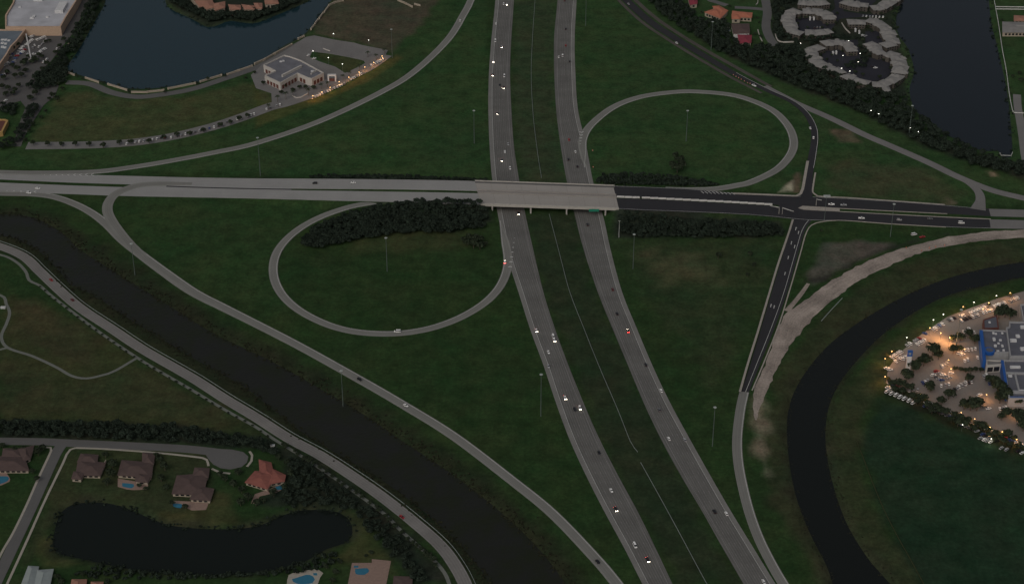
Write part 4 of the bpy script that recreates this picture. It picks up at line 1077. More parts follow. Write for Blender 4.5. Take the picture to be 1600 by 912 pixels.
trees([(108,26,0.7),(104,34,0.6),(112,18,0.5)], '{n} bush at the right side of the mall', 0.7)
trees([(60,712,0.9),(66,704,0.8),(38,704,0.6),(24,706,0.6),(4,700,0.7),(52,740,0.6),(58,752,0.6),(165,715,0.7),(176,730,1.0),(174,745,0.9),(168,758,0.8),(244,714,0.6),(250,722,0.8),(258,735,0.9),(252,752,0.8),(260,765,0.7),(218,762,0.5),(228,766,0.5),(345,745,0.7),(352,752,0.8),(372,742,0.8),(365,760,0.8),(378,770,0.8),(388,782,0.9),(376,790,0.8),(400,790,0.8),(412,786,0.7),(428,775,0.9),(446,765,0.8),(455,745,0.9),(450,728,0.8),(435,718,0.7),(290,795,0.6),(270,790,0.6)], '{n} garden tree from the left among the houses', 1.05)
trees([(90,905,0.8),(96,912,0.8),(130,900,0.6),(168,912,0.7),(440,892,0.6),(510,888,0.7),(525,896,0.8),(532,880,0.6),(572,870,0.5),(580,866,0.6),(520,910,0.7)], '{n} garden tree from the left along the lower edge', 0.85)
trees([(1276,60,0.9),(1263,30,0.6),(1292,33,0.6),(1250,32,0.7),(1246,40,0.6),(1365,40,0.7),(1370,48,0.6),(1352,48,0.5),(1325,46,0.5),(1316,82,0.5),(1330,88,0.5),(1300,88,0.5),(1288,84,0.4),(1398,72,0.7),(1402,62,0.7),(1388,90,0.5),(1380,96,0.5)], '{n} small tree between the grey apartment roofs', 0.85)
trees([(1180,55,0.6),(1188,60,0.7),(1183,30,0.5),(1186,38,0.5),(1136,44,0.8),(1128,50,0.8),(1138,72,0.7),(1190,72,0.8),(1096,22,0.6),(1140,12,0.6)], '{n} garden tree beside the orange and red roofs', 0.85)
trees([(1565,34,0.5),(1548,28,0.4),(1592,118,0.8),(1582,122,0.7),(1595,130,0.9)], '{n} tree inside the white fenced ground', 0.9)

# ------------------------------------------------------------------ buildings
BOX = MB().box(-0.5, 0.5, -0.5, 0.5, -0.5, 0.5).data('window', M['glass'])
BOXW = MB().box(-0.5, 0.5, -0.5, 0.5, -0.5, 0.5).data('door', M['brick_red'])
def face_windows(root, a, b, z, wd, h, gap, name='window', data=None, margin=1.2):
    """windows set 4 cm proud along the wall from a to b (world, plan)"""
    a = Vector((a[0], a[1])); b = Vector((b[0], b[1])); d = b-a; L_ = d.length
    n = int((L_-2*margin+gap)/(wd+gap))
    if n < 1: return
    rz = math.atan2(d.y, d.x); st_ = (L_-(n*wd+(n-1)*gap))/2
    for i in range(n):
        c = a+d/L_*(st_+wd/2+i*(wd+gap))
        o = link(bpy.data.objects.new(name, data or BOX), root)
        o.location = (c.x-root.location.x, c.y-root.location.y, z-root.location.z); o.rotation_euler = (0, 0, rz); o.scale = (wd, 0.25, h)
def ccw(q):
    a = sum(q[i][0]*q[(i+1) % len(q)][1]-q[(i+1) % len(q)][0]*q[i][1] for i in range(len(q)))
    return list(q) if a > 0 else list(q)[::-1]
def inset(q, d):
    q = ccw([Vector((p[0], p[1])) for p in q]); n = len(q); out = []
    for i in range(n):
        e0 = (q[i]-q[i-1]).normalized(); e1 = (q[(i+1) % n]-q[i]).normalized()
        n0 = Vector((-e0.y, e0.x)); n1 = Vector((-e1.y, e1.x)); m_ = (n0+n1); k = max(0.3, m_.length_squared/2)
        out.append(q[i]+m_/k*d if False else q[i]+m_*(d/max(0.35, 1+n0.dot(n1))))
    return out
RIDGES = []
def hip(mb, quad, eave, rise, mi=0):
    q = ccw([Vector((p[0], p[1], eave)) for p in quad])
    if (q[1]-q[0]).length+(q[3]-q[2]).length < (q[2]-q[1]).length+(q[0]-q[3]).length: q = q[1:]+q[:1]
    m0 = (q[0]+q[3])/2; m1 = (q[1]+q[2])/2; L_ = (m1-m0).length; sh = ((q[0]-q[3]).length+(q[1]-q[2]).length)/4
    k = min(0.42, sh/L_)
    r0 = m0.lerp(m1, k); r1 = m1.lerp(m0, k); r0.z = r1.z = eave+rise
    fz = [Vector((p.x, p.y, eave-0.3)) for p in q]
    V_ = q+[r0, r1]+fz
    RIDGES.append((r0, r1))
    mb.add(V_, [(0, 1, 5, 4), (1, 2, 5), (2, 3, 4, 5), (3, 0, 4), (6, 7, 1, 0), (7, 8, 2, 1), (8, 9, 3, 2), (9, 6, 0, 3)], mi)
def house(label, quads, roof, wall='cream', eave=4.0, rise=2.2, name='house', cat='house', win=True, ridge=None):
    W = [[P(*p, eave) for p in qd] for qd in quads]
    c = sum((p for qd in W for p in qd), Vector())/sum(len(qd) for qd in W)
    o = empty(name, (c.x, c.y, 0), label, cat)
    mr = MB(); mw = MB(); RIDGES.clear()
    for i, qd in enumerate(W):
        wq = inset(qd, 0.7)
        mw.prism([(p.x, p.y) for p in wq], -0.2, eave-0.05+i*0.06)
        hip(mr, qd, eave+i*0.12, rise*(1-0.12*i))
    rel(mw, 'wall', M[wall], o)
    rf = rel(mr, 'roof', M[roof], o)
    for a, b in RIDGES: rel(MB().obox(a, b, 0.45, a.z-0.1, a.z+0.12), 'ridge_cap', M[ridge or roof], o).parent = rf
    if win:
        for qd in W:
            wq = inset(qd, 0.66)
            for k in range(4):
                a, b = wq[k], wq[(k+1) % 4]
                nrm = Vector((b.y-a.y, a.x-b.x))
                if nrm.y < -0.5*nrm.length: face_windows(o, a, b, eave*0.5, 2.4, eave*0.45, 1.5)
    return o
HS = [
 ('grey-brown hip roofed house at the left edge with a blue pool', [[(-14,712),(38,712),(46,735),(-22,735)],[(26,701),(54,695),(48,716),(36,722)],[(5,700),(30,700),(34,714),(2,714)]], 'r_brown'),
 ('narrow brown roofed house with pale rear corner beside the side street', [[(122,718),(166,722),(157,743),(117,742)],[(126,708),(154,710),(152,724),(120,722)],[(115,736),(133,738),(127,749),(111,748)]], 'r_brown'),
 ('brown roofed house with turquoise pool in the middle of the row', [[(190,718),(240,722),(237,746),(183,742)],[(222,706),(243,708),(240,726),(222,722)],[(212,738),(237,742),(231,754),(211,752)]], 'r_brown'),
 ('large brown roofed house below the cul-de-sac', [[(276,742),(326,738),(318,773),(268,771)],[(305,758),(335,763),(329,782),(296,780)],[(304,730),(328,731),(326,746),(300,745)]], 'r_brown'),
 ('red tile roofed house right of the cul-de-sac', [[(398,735),(436,736),(418,764),(382,753)],[(404,717),(424,722),(430,746),(406,746)],[(424,731),(447,742),(445,752),(418,757)]], 'r_red'),
 ('pale grey metal roofed house at the lower left edge', [[(44,883),(61,884),(52,935),(24,935)],[(57,890),(84,888),(74,935),(46,935)]], 'r_metal'),
 ('small pinkish roofed house cut by the lower edge', [[(112,904),(136,904),(133,935),(106,935)],[(142,908),(162,908),(160,935),(140,935)]], 'r_terra'),
 ('orange tile roofed house left of the pair above the wood', [[(1100,19),(1121,12),(1130,20),(1126,29)],[(1113,10),(1124,9),(1138,17),(1126,29)]], 'r_orange'),
 ('bright orange tile roofed house with cream front', [[(1144,17),(1176,20),(1175,28),(1143,27)],[(1143,22),(1158,23),(1157,30),(1143,30)]], 'r_orange'),
 ('grey-brown roofed house with a white arched front', [[(1142,37),(1171,37),(1172,52),(1146,53)]], 'r_brown'),
 ('crimson roofed house below the white arch', [[(1152,54),(1175,55),(1174,67),(1155,68)]], 'r_maroon'),
 ('maroon roofed house at the upper edge with white terrace', [[(1074,-6),(1090,-4),(1090,6),(1078,8)]], 'r_maroon'),
 ('terracotta villa at the left end of the lakeside villas', [[(296,-8),(330,-6),(334,6),(312,12),],[(310,2),(334,4),(336,12),(322,15)]], 'r_terra'),
 ('terracotta villa second from the left on the lakeside', [[(332,6),(352,2),(352,12),(336,17)]], 'r_terra'),
 ('terracotta villa third from the left on the lakeside', [[(356,7),(376,8),(377,15),(360,16)]], 'r_terra'),
 ('terracotta villa fourth from the left on the lakeside', [[(377,7),(398,9),(398,15),(382,15)],[(396,5),(410,5),(410,14),(400,14)]], 'r_terra'),
 ('terracotta villa at the right end of the lakeside villas', [[(412,-4),(432,-6),(436,6),(414,7)]], 'r_terra'),
]
for i, (lab, qd, rf) in enumerate(HS):
    big = i >= 12
    house(lab, qd, rf, 'cream' if i not in (9,) else 'whitewall', eave=7.0 if big else (5.0 if 7 <= i < 12 else 2.7), rise=2.2 if not big else 2.0)
# pools and terraces
def pool(px_deck, px_pool, label, deck='patio', smooth=True):
    dp = smooth_poly(px_deck, 0, 3.0) if smooth else [tuple(p) for p in PP(px_deck)]
    c = np.mean(np.array(dp), 0)
    o = empty('swimming_pool', (c[0], c[1], 0), label, 'swimming pool')
    rel(MB().prism(dp, -0.2, 0.22), 'terrace', M[deck], o)
    for pl in px_pool:
        pp = smooth_poly(pl, 0.26, 2.0); rel(MB().prism(pp, 0.1, 0.26), 'water', M['pool'], o)
pool([(-16,737),(2,733),(14,744),(15,752),(4,757),(-16,760)], [[(-14,744),(12,744),(10,752),(-12,757)]], 'blue pool at the left edge behind the first house')
pool([(184,747),(212,752),(232,756),(230,764),(208,765),(198,764),(184,760)], [[(191,754),(209,756),(206,762),(191,759)]], 'turquoise pool behind the middle brown house', smooth=False)
pool([(268,782),(296,783),(326,786),(322,796),(300,797),(290,792),(268,788)], [[(270,786),(284,787),(282,793),(270,790)]], 'small dark pool behind the large brown house', smooth=False)
pool([(420,764),(444,754),(446,762),(432,769),(406,775),(400,786),(392,786),(398,772)], [[(430,760),(442,757),(443,763),(431,765)]], 'small pool terrace behind the red roofed house', smooth=False)
pool([(449,905),(451,898),(464,893),(470,894),(480,890),(497,889),(505,895),(500,902),(496,914),(490,925),(450,925)], [[(456,904),(466,901),(479,897),(488,899),(492,905),(488,910),(470,912),(458,908)],[(489,894.5),(495,894.5),(496,898),(490,898)]], 'bright blue pool with pale deck at the lower edge', 'walk')
pool([(550,879),(581,879),(581,873),(611,876),(600,930),(540,930)], [[(555,888),(574,887),(576,893),(570,897),(556,896)],[(553,883),(560,883),(560,886),(553,886)]], 'pink paved terrace with a turquoise pool at the lower edge', smooth=False)
o = house('small white edged terrace house beside the pink terrace', [[(615,899),(645,900),(643,930),(612,930)]], 'r_brown', 'whitewall', 2.5, 0.8)
pool([(1131,43),(1140,43),(1142,50),(1134,50)], [[(1132.5,44.5),(1139,44.5),(1140,48.5),(1134,48.5)]], 'small pale pool left of the grey-brown roof', 'walk', False)

def flat(label, px, h, wall, roof, parapet=1.2, units=(), name='building', cat='building', capmat=None, pw=0.9):
    q = ccw([Vector((p.x, p.y)) for p in PP(px, h)])
    c = sum(q, Vector((0, 0)))/len(q)
    o = empty(name, (c.x, c.y, 0), label, cat)
    mb = MB(); n = len(q)
    V_ = [(p.x, p.y, -0.2) for p in q]+[(p.x, p.y, h) for p in q]
    mb.add(V_, [(i, (i+1) % n, (i+1) % n+n, i+n) for i in range(n)]); rel(mb, 'wall', M[wall], o)
    mb = MB().cap([(p.x, p.y) for p in inset(q, pw*0.5)], h-parapet); rf = rel(mb, 'roof', M[roof], o)
    mb = MB(); ins = inset(q, pw)
    V_ = [(p.x, p.y, h+0.05) for p in q]+[(p.x, p.y, h+0.05) for p in ins]+[(p.x, p.y, h-parapet-0.2) for p in ins]+[(p.x-0, p.y, h-0.3) for p in inset(q, -0.06)]
    Fc = []
    for i in range(n):
        j = (i+1) % n; Fc += [(i, j, j+n, i+n), (i+n, j+n, j+2*n, i+2*n)]
    mb.add(V_, Fc); rel(mb, 'parapet', M[capmat or wall], o)
    for k, (x, y, w_, d_, hh) in enumerate(units):
        p = P(x, y, h-parapet); mb = MB().box(p.x-w_/2, p.x+w_/2, p.y-d_/2, p.y+d_/2, h-parapet, h-parapet+hh); rel(mb, 'roof_unit', M['unit'], o).parent = rf
    return o, q
def front(o, q, z, wd, h, gap, data=None, name='window', only=None):
    n = len(q)
    for i in range(n):
        a, b = q[i], q[(i+1) % n]; nr = Vector((b.y-a.y, a.x-b.x))
        if nr.y < -0.25*nr.length and nr.length > 5: face_windows(o, a, b, z, wd, h, gap, name, data)
# mall
o, q = flat('big pale roofed mall block with peach parapet in the upper left corner', [(24,-20),(130,-20),(119,2),(103,27),(95,42),(42,42),(8,42),(8,24),(20,4)], 11, 'beige', 'r_mall', 1.6, [(96,14,9,26,3.2),(53,27,3,4,1.5),(50,29,4,3,1.2),(74,27.5,3,3,1.2),(60,1,10,5,1.8),(31,12,2.5,2.5,1.2)], 'shopping_mall', 'mall', pw=1.6)
o, q = flat('lower blue-grey roofed mall wing with peach edge', [(-60,46),(40,46),(28,62),(18,72),(10,86),(0,100),(-30,140),(-60,170)], 8, 'beige', 'r_mall2', 1.2, [(4,63,3,3,1),(9,63,3,3,1),(14,64,3,3,1),(4,68,3,3,1),(9,69,3,3,1),(4,74,3,3,1),(8,75,3,3,1)], 'shopping_mall', 'mall', pw=1.6)
o, q = flat('dark red roofed kiosk with yellow edge at the left side', [(-40,186),(8,186),(13,188),(9,196),(4,206),(-40,212)], 5, 'kioskwall', 'brick_red', 0.8, (), 'kiosk', 'kiosk', pw=2.0)
# white dealership
o, q = flat('white walled dealership with grey flat roof beside the lake', [(411.5,101.5),(444,86),(453,88),(470,94),(506,113.5),(487,123),(480,121),(465,114.5),(438,129.5),(413.5,118),(430,110.5)], 9.0, 'whitewall', 'r_flat', 1.2, [(439,97,2.5,2,1),(443,96,2,2,1),(488,112,3,2,1)], 'car_dealership', 'dealership', pw=0.9)
front(o, q, 3.0, 3.6, 4.4, 1.4, BOXW, 'showroom_window')
r0 = o
for a_, b_ in (((440,107,9),(470,104,9)),): pass
rel(MB().obox(P(441,120.5,7.8), P(471,105.5,7.8), 1.6, 7.8, 10.4), 'roof_screen', M['whitewall'], o)
rel(MB().obox(P(486,117,7.8), P(494,112,7.8), 0.8, 7.8, 9.6), 'roof_screen', M['whitewall'], o)
e = empty('entrance_arch', P(519,127.5), 'white square arch with red infill at the dealership drive', 'arch')
mb = MB().box(-4.4, -3.0, -1.2, 1.2, 0, 6.4).box(3.0, 4.4, -1.2, 1.2, 0, 6.4).box(-4.4, 4.4, -1.25, 1.25, 6.41, 8.0); mb.build('arch_frame', M['unit'], e)
MB().box(-2.99, 2.99, -0.2, 0.2, 0, 3.4).build('infill', M['brick_red'], e)
# blue dealer
o, q = flat('dark roofed car dealer with a blue front wall', [(1532,515.5),(1536,514.5),(1575,516),(1579,550),(1540,551),(1534,545)], 8.5, 'dealerwall', 'r_dealer', 1.0, [(1552,521,1.6,1.6,1.2),(1556,522,1.4,1.4,1),(1553,531,2,3,1.6),(1555,541,2,2,1.4),(1563,532,2,1.5,1),(1566,521,1.5,1.5,1),(1552,555-4,2,2,1),(1559,549,2,1.4,1),(1568,548,1.6,1.6,1.2),(1566,541,1.5,2,1.2),(1560,537,1.5,1.5,0.9)], 'car_dealership', 'dealership', pw=0.9)
rel(MB().obox(P(1533,516,9.2), P(1538,563,9.2), 2.6, 0.0, 9.6), 'blue_wall', M['blue'], o)
mb = MB()
a_ = P(1545,549,8); mb.cone(a_.x, a_.y, 7.0, 9.4, 4.6, 4.6, 20); rel(mb, 'blue_rotunda', M['blue'], o)
mb = MB(); mb.cone(a_.x+0.6, a_.y+0.3, 9.0, 9.45, 3.0, 3.0, 20); rel(mb, 'rotunda_roof', M['r_dealer'], o)
o, q = flat('tall dark roofed workshop block at the right edge', [(1572,511),(1577,510),(1577,502),(1640,503),(1660,556),(1578,556)], 10.0, 'dealerwall', 'r_dealer', 1.2, [(1583,533,5,3,1.6),(1590,526,3,3,1.4),(1598,546,4,3,1.6),(1598,512,4,3,1.5)], 'workshop', 'workshop', pw=0.9)
o, q = flat('dark roofed block behind the dealer at the right edge', [(1594,475),(1640,474),(1645,500),(1599,501)], 8, 'dealerwall', 'r_dealer', 1.0, (), 'workshop', 'workshop')
o, q = flat('low dark canopy roof behind the dealer', [(1536,499),(1558,492),(1561,512),(1537,513)], 6, 'brick_red', 'r_dealer', 0.5, [(1546,504,1.5,1.5,1)], 'canopy', 'canopy')
o, q = flat('pale porch with dark openings beside the blue wall', [(1541,561.5),(1567,563),(1565,569),(1541,571)], 7.0, 'whitewall', 'oldgrey', 0.6, (), 'porch', 'porch')
front(o, q, 3.0, 4.5, 4.2, 0.8)
o, q = flat('lower dark roofed dealer wing with white bands', [(1567,562),(1660,562),(1670,622),(1576,622),(1571,590)], 8.0, 'dealerwall', 'r_dealer', 1.0, [(1586,574.5,8,2,1.6),(1578,588,3,2,1.2),(1596,611,4,2,1)], 'car_dealership', 'dealership', pw=1.2)
rel(MB().obox(P(1566,563,8.6), P(1574,612,8.6), 2.0, 0.0, 9.0), 'blue_wall', M['blue'], o)
rel(MB().obox(P(1571,582,8.2), P(1640,583,8.2), 1.8, 6.9, 8.4), 'white_band', M['dealerwall'], o)
rel(MB().obox(P(1574,611,8.2), P(1640,613,8.2), 2.6, 6.9, 8.5), 'white_band', M['dealerwall'], o)
rel(MB().obox(P(1577,622,6.2), P(1640,622,6.2), 1.0, 4.5, 7.6), 'blue_band', M['blue'], o)
rel(MB().obox(P(1586,583,8.2), P(1592,608,8.2), 1.4, 6.9, 8.3), 'white_band', M['dealerwall'], o)
# sign tower
sgp = P(1418, 580)
e = empty('sign_tower', sgp, 'tall white sign tower with blue top beside the parked cars', 'sign')
MB().box(-1.8, 1.8, -0.7, 0.7, 0, 14.5).build('tower', M['unit'], e)
MB().box(-2.0, 2.0, -0.9, 0.9, 14.55, 19.5).build('blue_cap', M['blue'], e)
MB().box(-0.8, 0.8, -1.0, -0.905, 16.2, 18.0).build('emblem', M['r_metal'], e)

# apartments: long shingled wings with stepped sides
def wing(label, px, wd, eave=5.6, rise=2.2, roof='r_grey'):
    c = np.array([P(x, y, eave) for x, y in px])
    s = np.r_[0, np.cumsum(np.linalg.norm(np.diff(c, axis=0), axis=1))]
    m_ = c[len(c)//2]
    o = empty('apartment_block', (float(m_[0]), float(m_[1]), 0), label, 'apartments')
    rg = random.Random(label)
    mr = MB(); mw = MB(); RIDGES.clear(); faces = []
    q = 0.0; k = 0
    at = lambda t: Vector([float(np.interp(t, s, c[:, i])) for i in range(3)])
    while q < s[-1]-3:
        ln = min(rg.uniform(9, 13), s[-1]-q)
        if s[-1]-q-ln < 5: ln = s[-1]-q
        a, b = at(q-0.8), at(q+ln+0.8)
        if q == 0: a = at(0)
        d = (b-a); d.z = 0; d.normalize(); n_ = Vector((-d.y, d.x, 0))
        a = a-d*0.8; b = b+d*0.8
        off = rg.uniform(-1.3, 1.3); h = wd/2+rg.uniform(-1.2, 1.0)
        ev = eave+rg.uniform(-0.25, 0.25)+0.05*(k % 3)
        quad = [a+n_*(off-h), b+n_*(off-h), b+n_*(off+h), a+n_*(off+h)]
        hip(mr, quad, ev, rise*rg.uniform(0.85, 1.1))
        wq = inset(quad, 0.6); mw.prism([(p.x, p.y) for p in wq], -0.2, ev-0.05); faces.append((inset(quad, 0.55), ev))
        if rg.random() < 0.6:                                  # a cross gable bay on one side
            sd_ = rg.choice((-1, 1)); m0 = (a+b)/2+n_*(off+sd_*h*0.7)
            bq = [m0-d*2.6-n_*h*0.55, m0+d*2.6-n_*h*0.55, m0+d*2.6+n_*h*0.55, m0-d*2.6+n_*h*0.55]
            hip(mr, bq, ev+0.22, rise*0.8); mw.prism([(p.x, p.y) for p in inset(bq, 0.5)], -0.15, ev+0.1)
        q += ln; k += 1
    rel(mr, 'roof', M[roof], o); rel(mw, 'wall', M['aptwall'], o)
    for wq, ev in faces:
        for i in range(4):
            a, b = wq[i], wq[(i+1) % 4]; nr = Vector((b.y-a.y, a.x-b.x))
            if nr.y < -0.5*nr.length:
                for z in (1.5, 4.1): face_windows(o, a, b, z, 1.5, 1.4, 1.7)
    return o
AP = [('grey shingled apartment block at the top of the courts', [(1248,4),(1270,6),(1292,3)], 13),
 ('grey L-shaped apartment block at the left of the upper court', [(1247,16),(1236,19),(1231,28),(1233,40),(1238,50),(1252,53)], 12),
 ('grey apartment block with white gables facing the upper court', [(1255,17),(1275,18),(1291,20),(1295,30)], 13),
 ('straight grey apartment block closing the upper court below', [(1259,51),(1280,52),(1299,49)], 12),
 ('grey apartment block with pale end near the upper edge', [(1317,2),(1335,7),(1356,9)], 12),
 ('grey apartment block angled up beside the right lake', [(1362,12),(1376,12),(1388,4),(1402,-6)], 12),
 ('small grey apartment block with bright white porch', [(1325,34),(1338,34),(1352,35)], 12),
 ('curved grey apartment block beside the lake shore', [(1356,31),(1374,36),(1385,46),(1391,57),(1396,68),(1379,71)], 12),
 ('small grey apartment block with a pale step between two courts', [(1357,67),(1367,69),(1370,80),(1378,85)], 11),
 ('curved grey apartment block at the left of the lower court', [(1283,72),(1269,76),(1268,87),(1276,98),(1290,104),(1300,107)], 12),
 ('grey apartment block with white gables above the lower court', [(1287,69),(1304,66),(1324,67),(1333,80)], 11),
 ('small tan ended apartment block on the lower side of the court', [(1303,107),(1309,110),(1315,115)], 10),
 ('long grey apartment block along the wood below the court', [(1320,117),(1336,125),(1358,129)], 11),
 ('grey apartment block at the right of the lower court', [(1386,83),(1402,88),(1408,102),(1402,114)], 13),
 ('grey apartment block at the lower right corner of the court', [(1364,132),(1380,133),(1394,125),(1404,117)], 12),
 ('low grey apartment end block nearest the lake corner', [(1380,139),(1390,139)], 11)]
for lab, px, wd in AP: wing(lab, px, wd+2.5)
# white gables and porches of the apartments
def gable(px, w_, label):
    p = P(*px, 4.5)
    o = empty('gable_porch', (p.x, p.y, 0), label, 'porch')
    MB().box(-w_/2, w_/2, -1.0, 1.0, 0, 3.2).build('wall', M['unit'], o)
    mb = MB().add([(-w_/2-0.3, -1.2, 3.2), (w_/2+0.3, -1.2, 3.2), (0, -1.2, 4.4), (-w_/2-0.3, 1.2, 3.2), (w_/2+0.3, 1.2, 3.2), (0, 1.2, 4.4)], [(0, 1, 2), (3, 5, 4), (0, 2, 5, 3), (1, 4, 5, 2)]); mb.build('gable', M['unit'], o)
for px, w_, lab in [((1266,26),1.7,'left of two white gabled porches in the upper court'),((1272,26),1.7,'right of two white gabled porches in the upper court'),((1302,80),1.7,'left of two white gabled porches in the lower court'),((1307,79),1.7,'right of two white gabled porches in the lower court'),((1337,44),1.7,'white gabled porch below the small grey block'),((1343,47),1.7,'white gabled porch right of the small grey block'),((1157,53),15,'wide white arched porch of the grey-brown house'),((1413,96),1.7,'white porch on the lake side of the right block')]: gable(px, w_, lab)
# white fenced ground and shed at the upper right edge
def fence(px, label, h=1.6, mat='rail', wd=0.25):
    c = dense(px, 8.0); o = empty('fence', tuple(c[0]), label, 'fence')
    V_, F_, u_ = strip(offset_line(c, -wd/2), offset_line(c, wd/2), h, h*0.5); obj('top_rail', [np.array(v)-c[0] for v in V_], F_, M[mat], o)
    mb = MB()
    for p in c: mb.box(p[0]-0.1, p[0]+0.1, p[1]-0.1, p[1]+0.1, -0.2, h)
    k = rel(mb, 'posts', M[mat], o); k['kind'] = 'stuff'
M['fence'] = simple('white_fence_paint', (0.6, 0.6, 0.57), 0.6)
for px, lab in [([(1551,-30),(1553,0),(1555,12),(1560,40),(1566,80),(1572,112),(1577,150),(1582,175),(1584,177)], 'pale lakeside fence down the right edge'),
    ([(1555,12.5),(1640,13.5)], 'upper of two close white fences at the right edge'), ([(1556,16),(1640,17)], 'lower of two close white fences at the right edge'),
    ([(1553,0.5),(1600,-1)], 'white fence at the upper right corner'), ([(1584,178),(1640,180)], 'white fence across the grey service track')]: fence(px, lab, 1.8, 'fence', 0.5)
fence([(1562,240),(1564,244),(1580,244.5),(1582,239)], 'white rail round the lake outlet', 1.2, 'fence', 0.4)
house('long grey shed with a pale ridge at the upper right edge', [[(1566,34),(1640,36),(1640,51),(1566,51)]], 'r_grey', 'cream', 5, 2.2, 'shed', 'shed', ridge='whitewall')
house('small tan roofed hut above the grey shed', [[(1584,24),(1605,25),(1605,33),(1584,33)]], 'r_terra', 'cream', 4, 1.5, 'hut', 'hut')

# lakeside balustrades
def balustrade(px, label, h=1.7, mat='cream'):
    a, b = P(*px[0]), P(*px[1])
    o = empty('balustrade', a, label, 'wall', 'cream walls along the upper left lake')
    pn = rel(MB().obox(a, b, 0.7, -0.6, h), 'panel', M[mat], o); rel(MB().obox(a, b, 1.1, h+0.005, h+0.35), 'coping', M['cream'], o).parent = pn
    for p in (a, b): rel(MB().box(p.x-0.7, p.x+0.7, p.y-0.7, p.y+0.7, -0.6, h+0.5), 'pier', M['cream'], o)
BL = [((105,114.5),(116,118.5)),((134,123),(154,130)),((169,133),(198,142)),((206,145.5),(230,145.5)),((231,145),(256,142.5)),((263,140),(305,131.5)),((313,129),(346,119)),((355,118),(372,112)),((374,111.5),(394,104.5)),((398,101),(412,95)),((414,94),(428,86)),((430,85),(456,71)),((466,62),(475,58)),((486,47),(490,42)),((492,39),(497,32)),((499,30),(505,22)),((507,20),(513,12)),((514,10),(522,6)),((524,5),(536,2)),((104,76),(112,64))]
for i, p in enumerate(BL): balustrade(p, f'{nth(i+1)} cream wall panel along the lake from the left' if i < 19 else 'cream wall panel beside the mall driveway')
for i, (a_, b_) in enumerate([((622,2),(632,6)),((634,7),(644,12)),((648,8),(656,10))]): balustrade((a_, b_), f'{nth(i+1)} pale wall panel at the top of the vacant lot')
# low walls
def lowwall(px, label, h=1.2, wd=0.8, mat='whitewall'):
    c = dense(px, 4.0); o = empty('low_wall', tuple(c[0]), label, 'wall')
    V_, F_, u_ = strip(offset_line(c, -wd/2), offset_line(c, wd/2), h, h+0.2); obj('wall', [np.array(v)-c[0] for v in V_], F_, M[mat], o)
lowwall([(457,151),(463,154),(470,153),(481,147)], 'white angled low wall in front of the dealership', 1.2)
lowwall([(505,77),(510,79),(516,81)], 'short white wall on the upper dealership lot', 1.2)
lowwall([(1210,46),(1213,60),(1218,66),(1230,67),(1240,66.5)], 'pale curved wall at the left corner of the apartments', 1.4, 0.8)
lowwall([(1315,37),(1321,46),(1328,53)], 'pale curved wall between apartment courts', 1.4, 0.6)
lowwall([(1184,0),(1184,6),(1181,9)], 'small pale curved wall by the branch street', 1.4, 0.6)
lowwall([(1184,48),(1187,58),(1191,66)], 'pale garden wall beside the residential street', 1.4, 0.6)
lowwall([(1335,493),(1317,496)], 'thin pale pipe rail beside the canal', 0.5, 0.4, 'rail') if False else None
lowwall([(1283,502),(1300,483),(1316,466)], 'thin pale pipe lying on the canal bank', 0.5, 0.5, 'rail')
for i, px in enumerate([((166,721),(161,731),(158,741)), ((241,722),(238,731)), ((238,740),(236,748))]): lowwall(px, ['pale side wall of the narrow brown house', 'upper pale side wall of the middle house', 'lower pale side wall of the middle house'][i], 2.0, 0.5, 'cream')
# mall pylon
e = empty('pylon', P(49,94), 'tall leaning white pylon in the mall car park', 'pylon')
MB().cone(0, 0, 0, 30, 0.9, 0.7, 8, lean=(-1.5, 0)).build('shaft', M['unit'], e)
MB().cone(0, 0, 0, 0.6, 3.5, 3.2, 12).build('base', M['concrete'], e)
# street name props: bench sign at the park path, boxes by the junction
e = empty('utility_box', P(5, 481.5), 'small white box beside the winding park path', 'utility box'); MB().box(-2, 2, -1, 1, 0, 1.4).build('cabinet', M['unit'], e); MB().box(-2.1, 2.1, -1.1, 1.1, 1.405, 1.55).build('lid', M['unit'], e)
e = empty('utility_box', P(1292, 308), 'pale box beside the fresh street right of the junction', 'utility box'); MB().box(-3, 3, -1, 1, 0, 1.6).build('cabinet', M['steel'], e); MB().box(-3.1, 3.1, -1.1, 1.1, 1.605, 1.75).build('lid', M['steel'], e)
e = empty('utility_box', P(426, 697), 'pale box below the two-lane road near the cul-de-sac', 'utility box'); MB().box(-1.6, 1.6, -0.8, 0.8, 0, 1.3).build('cabinet', M['unit'], e); MB().box(-1.7, 1.7, -0.9, 0.9, 1.305, 1.45).build('lid', M['unit'], e)

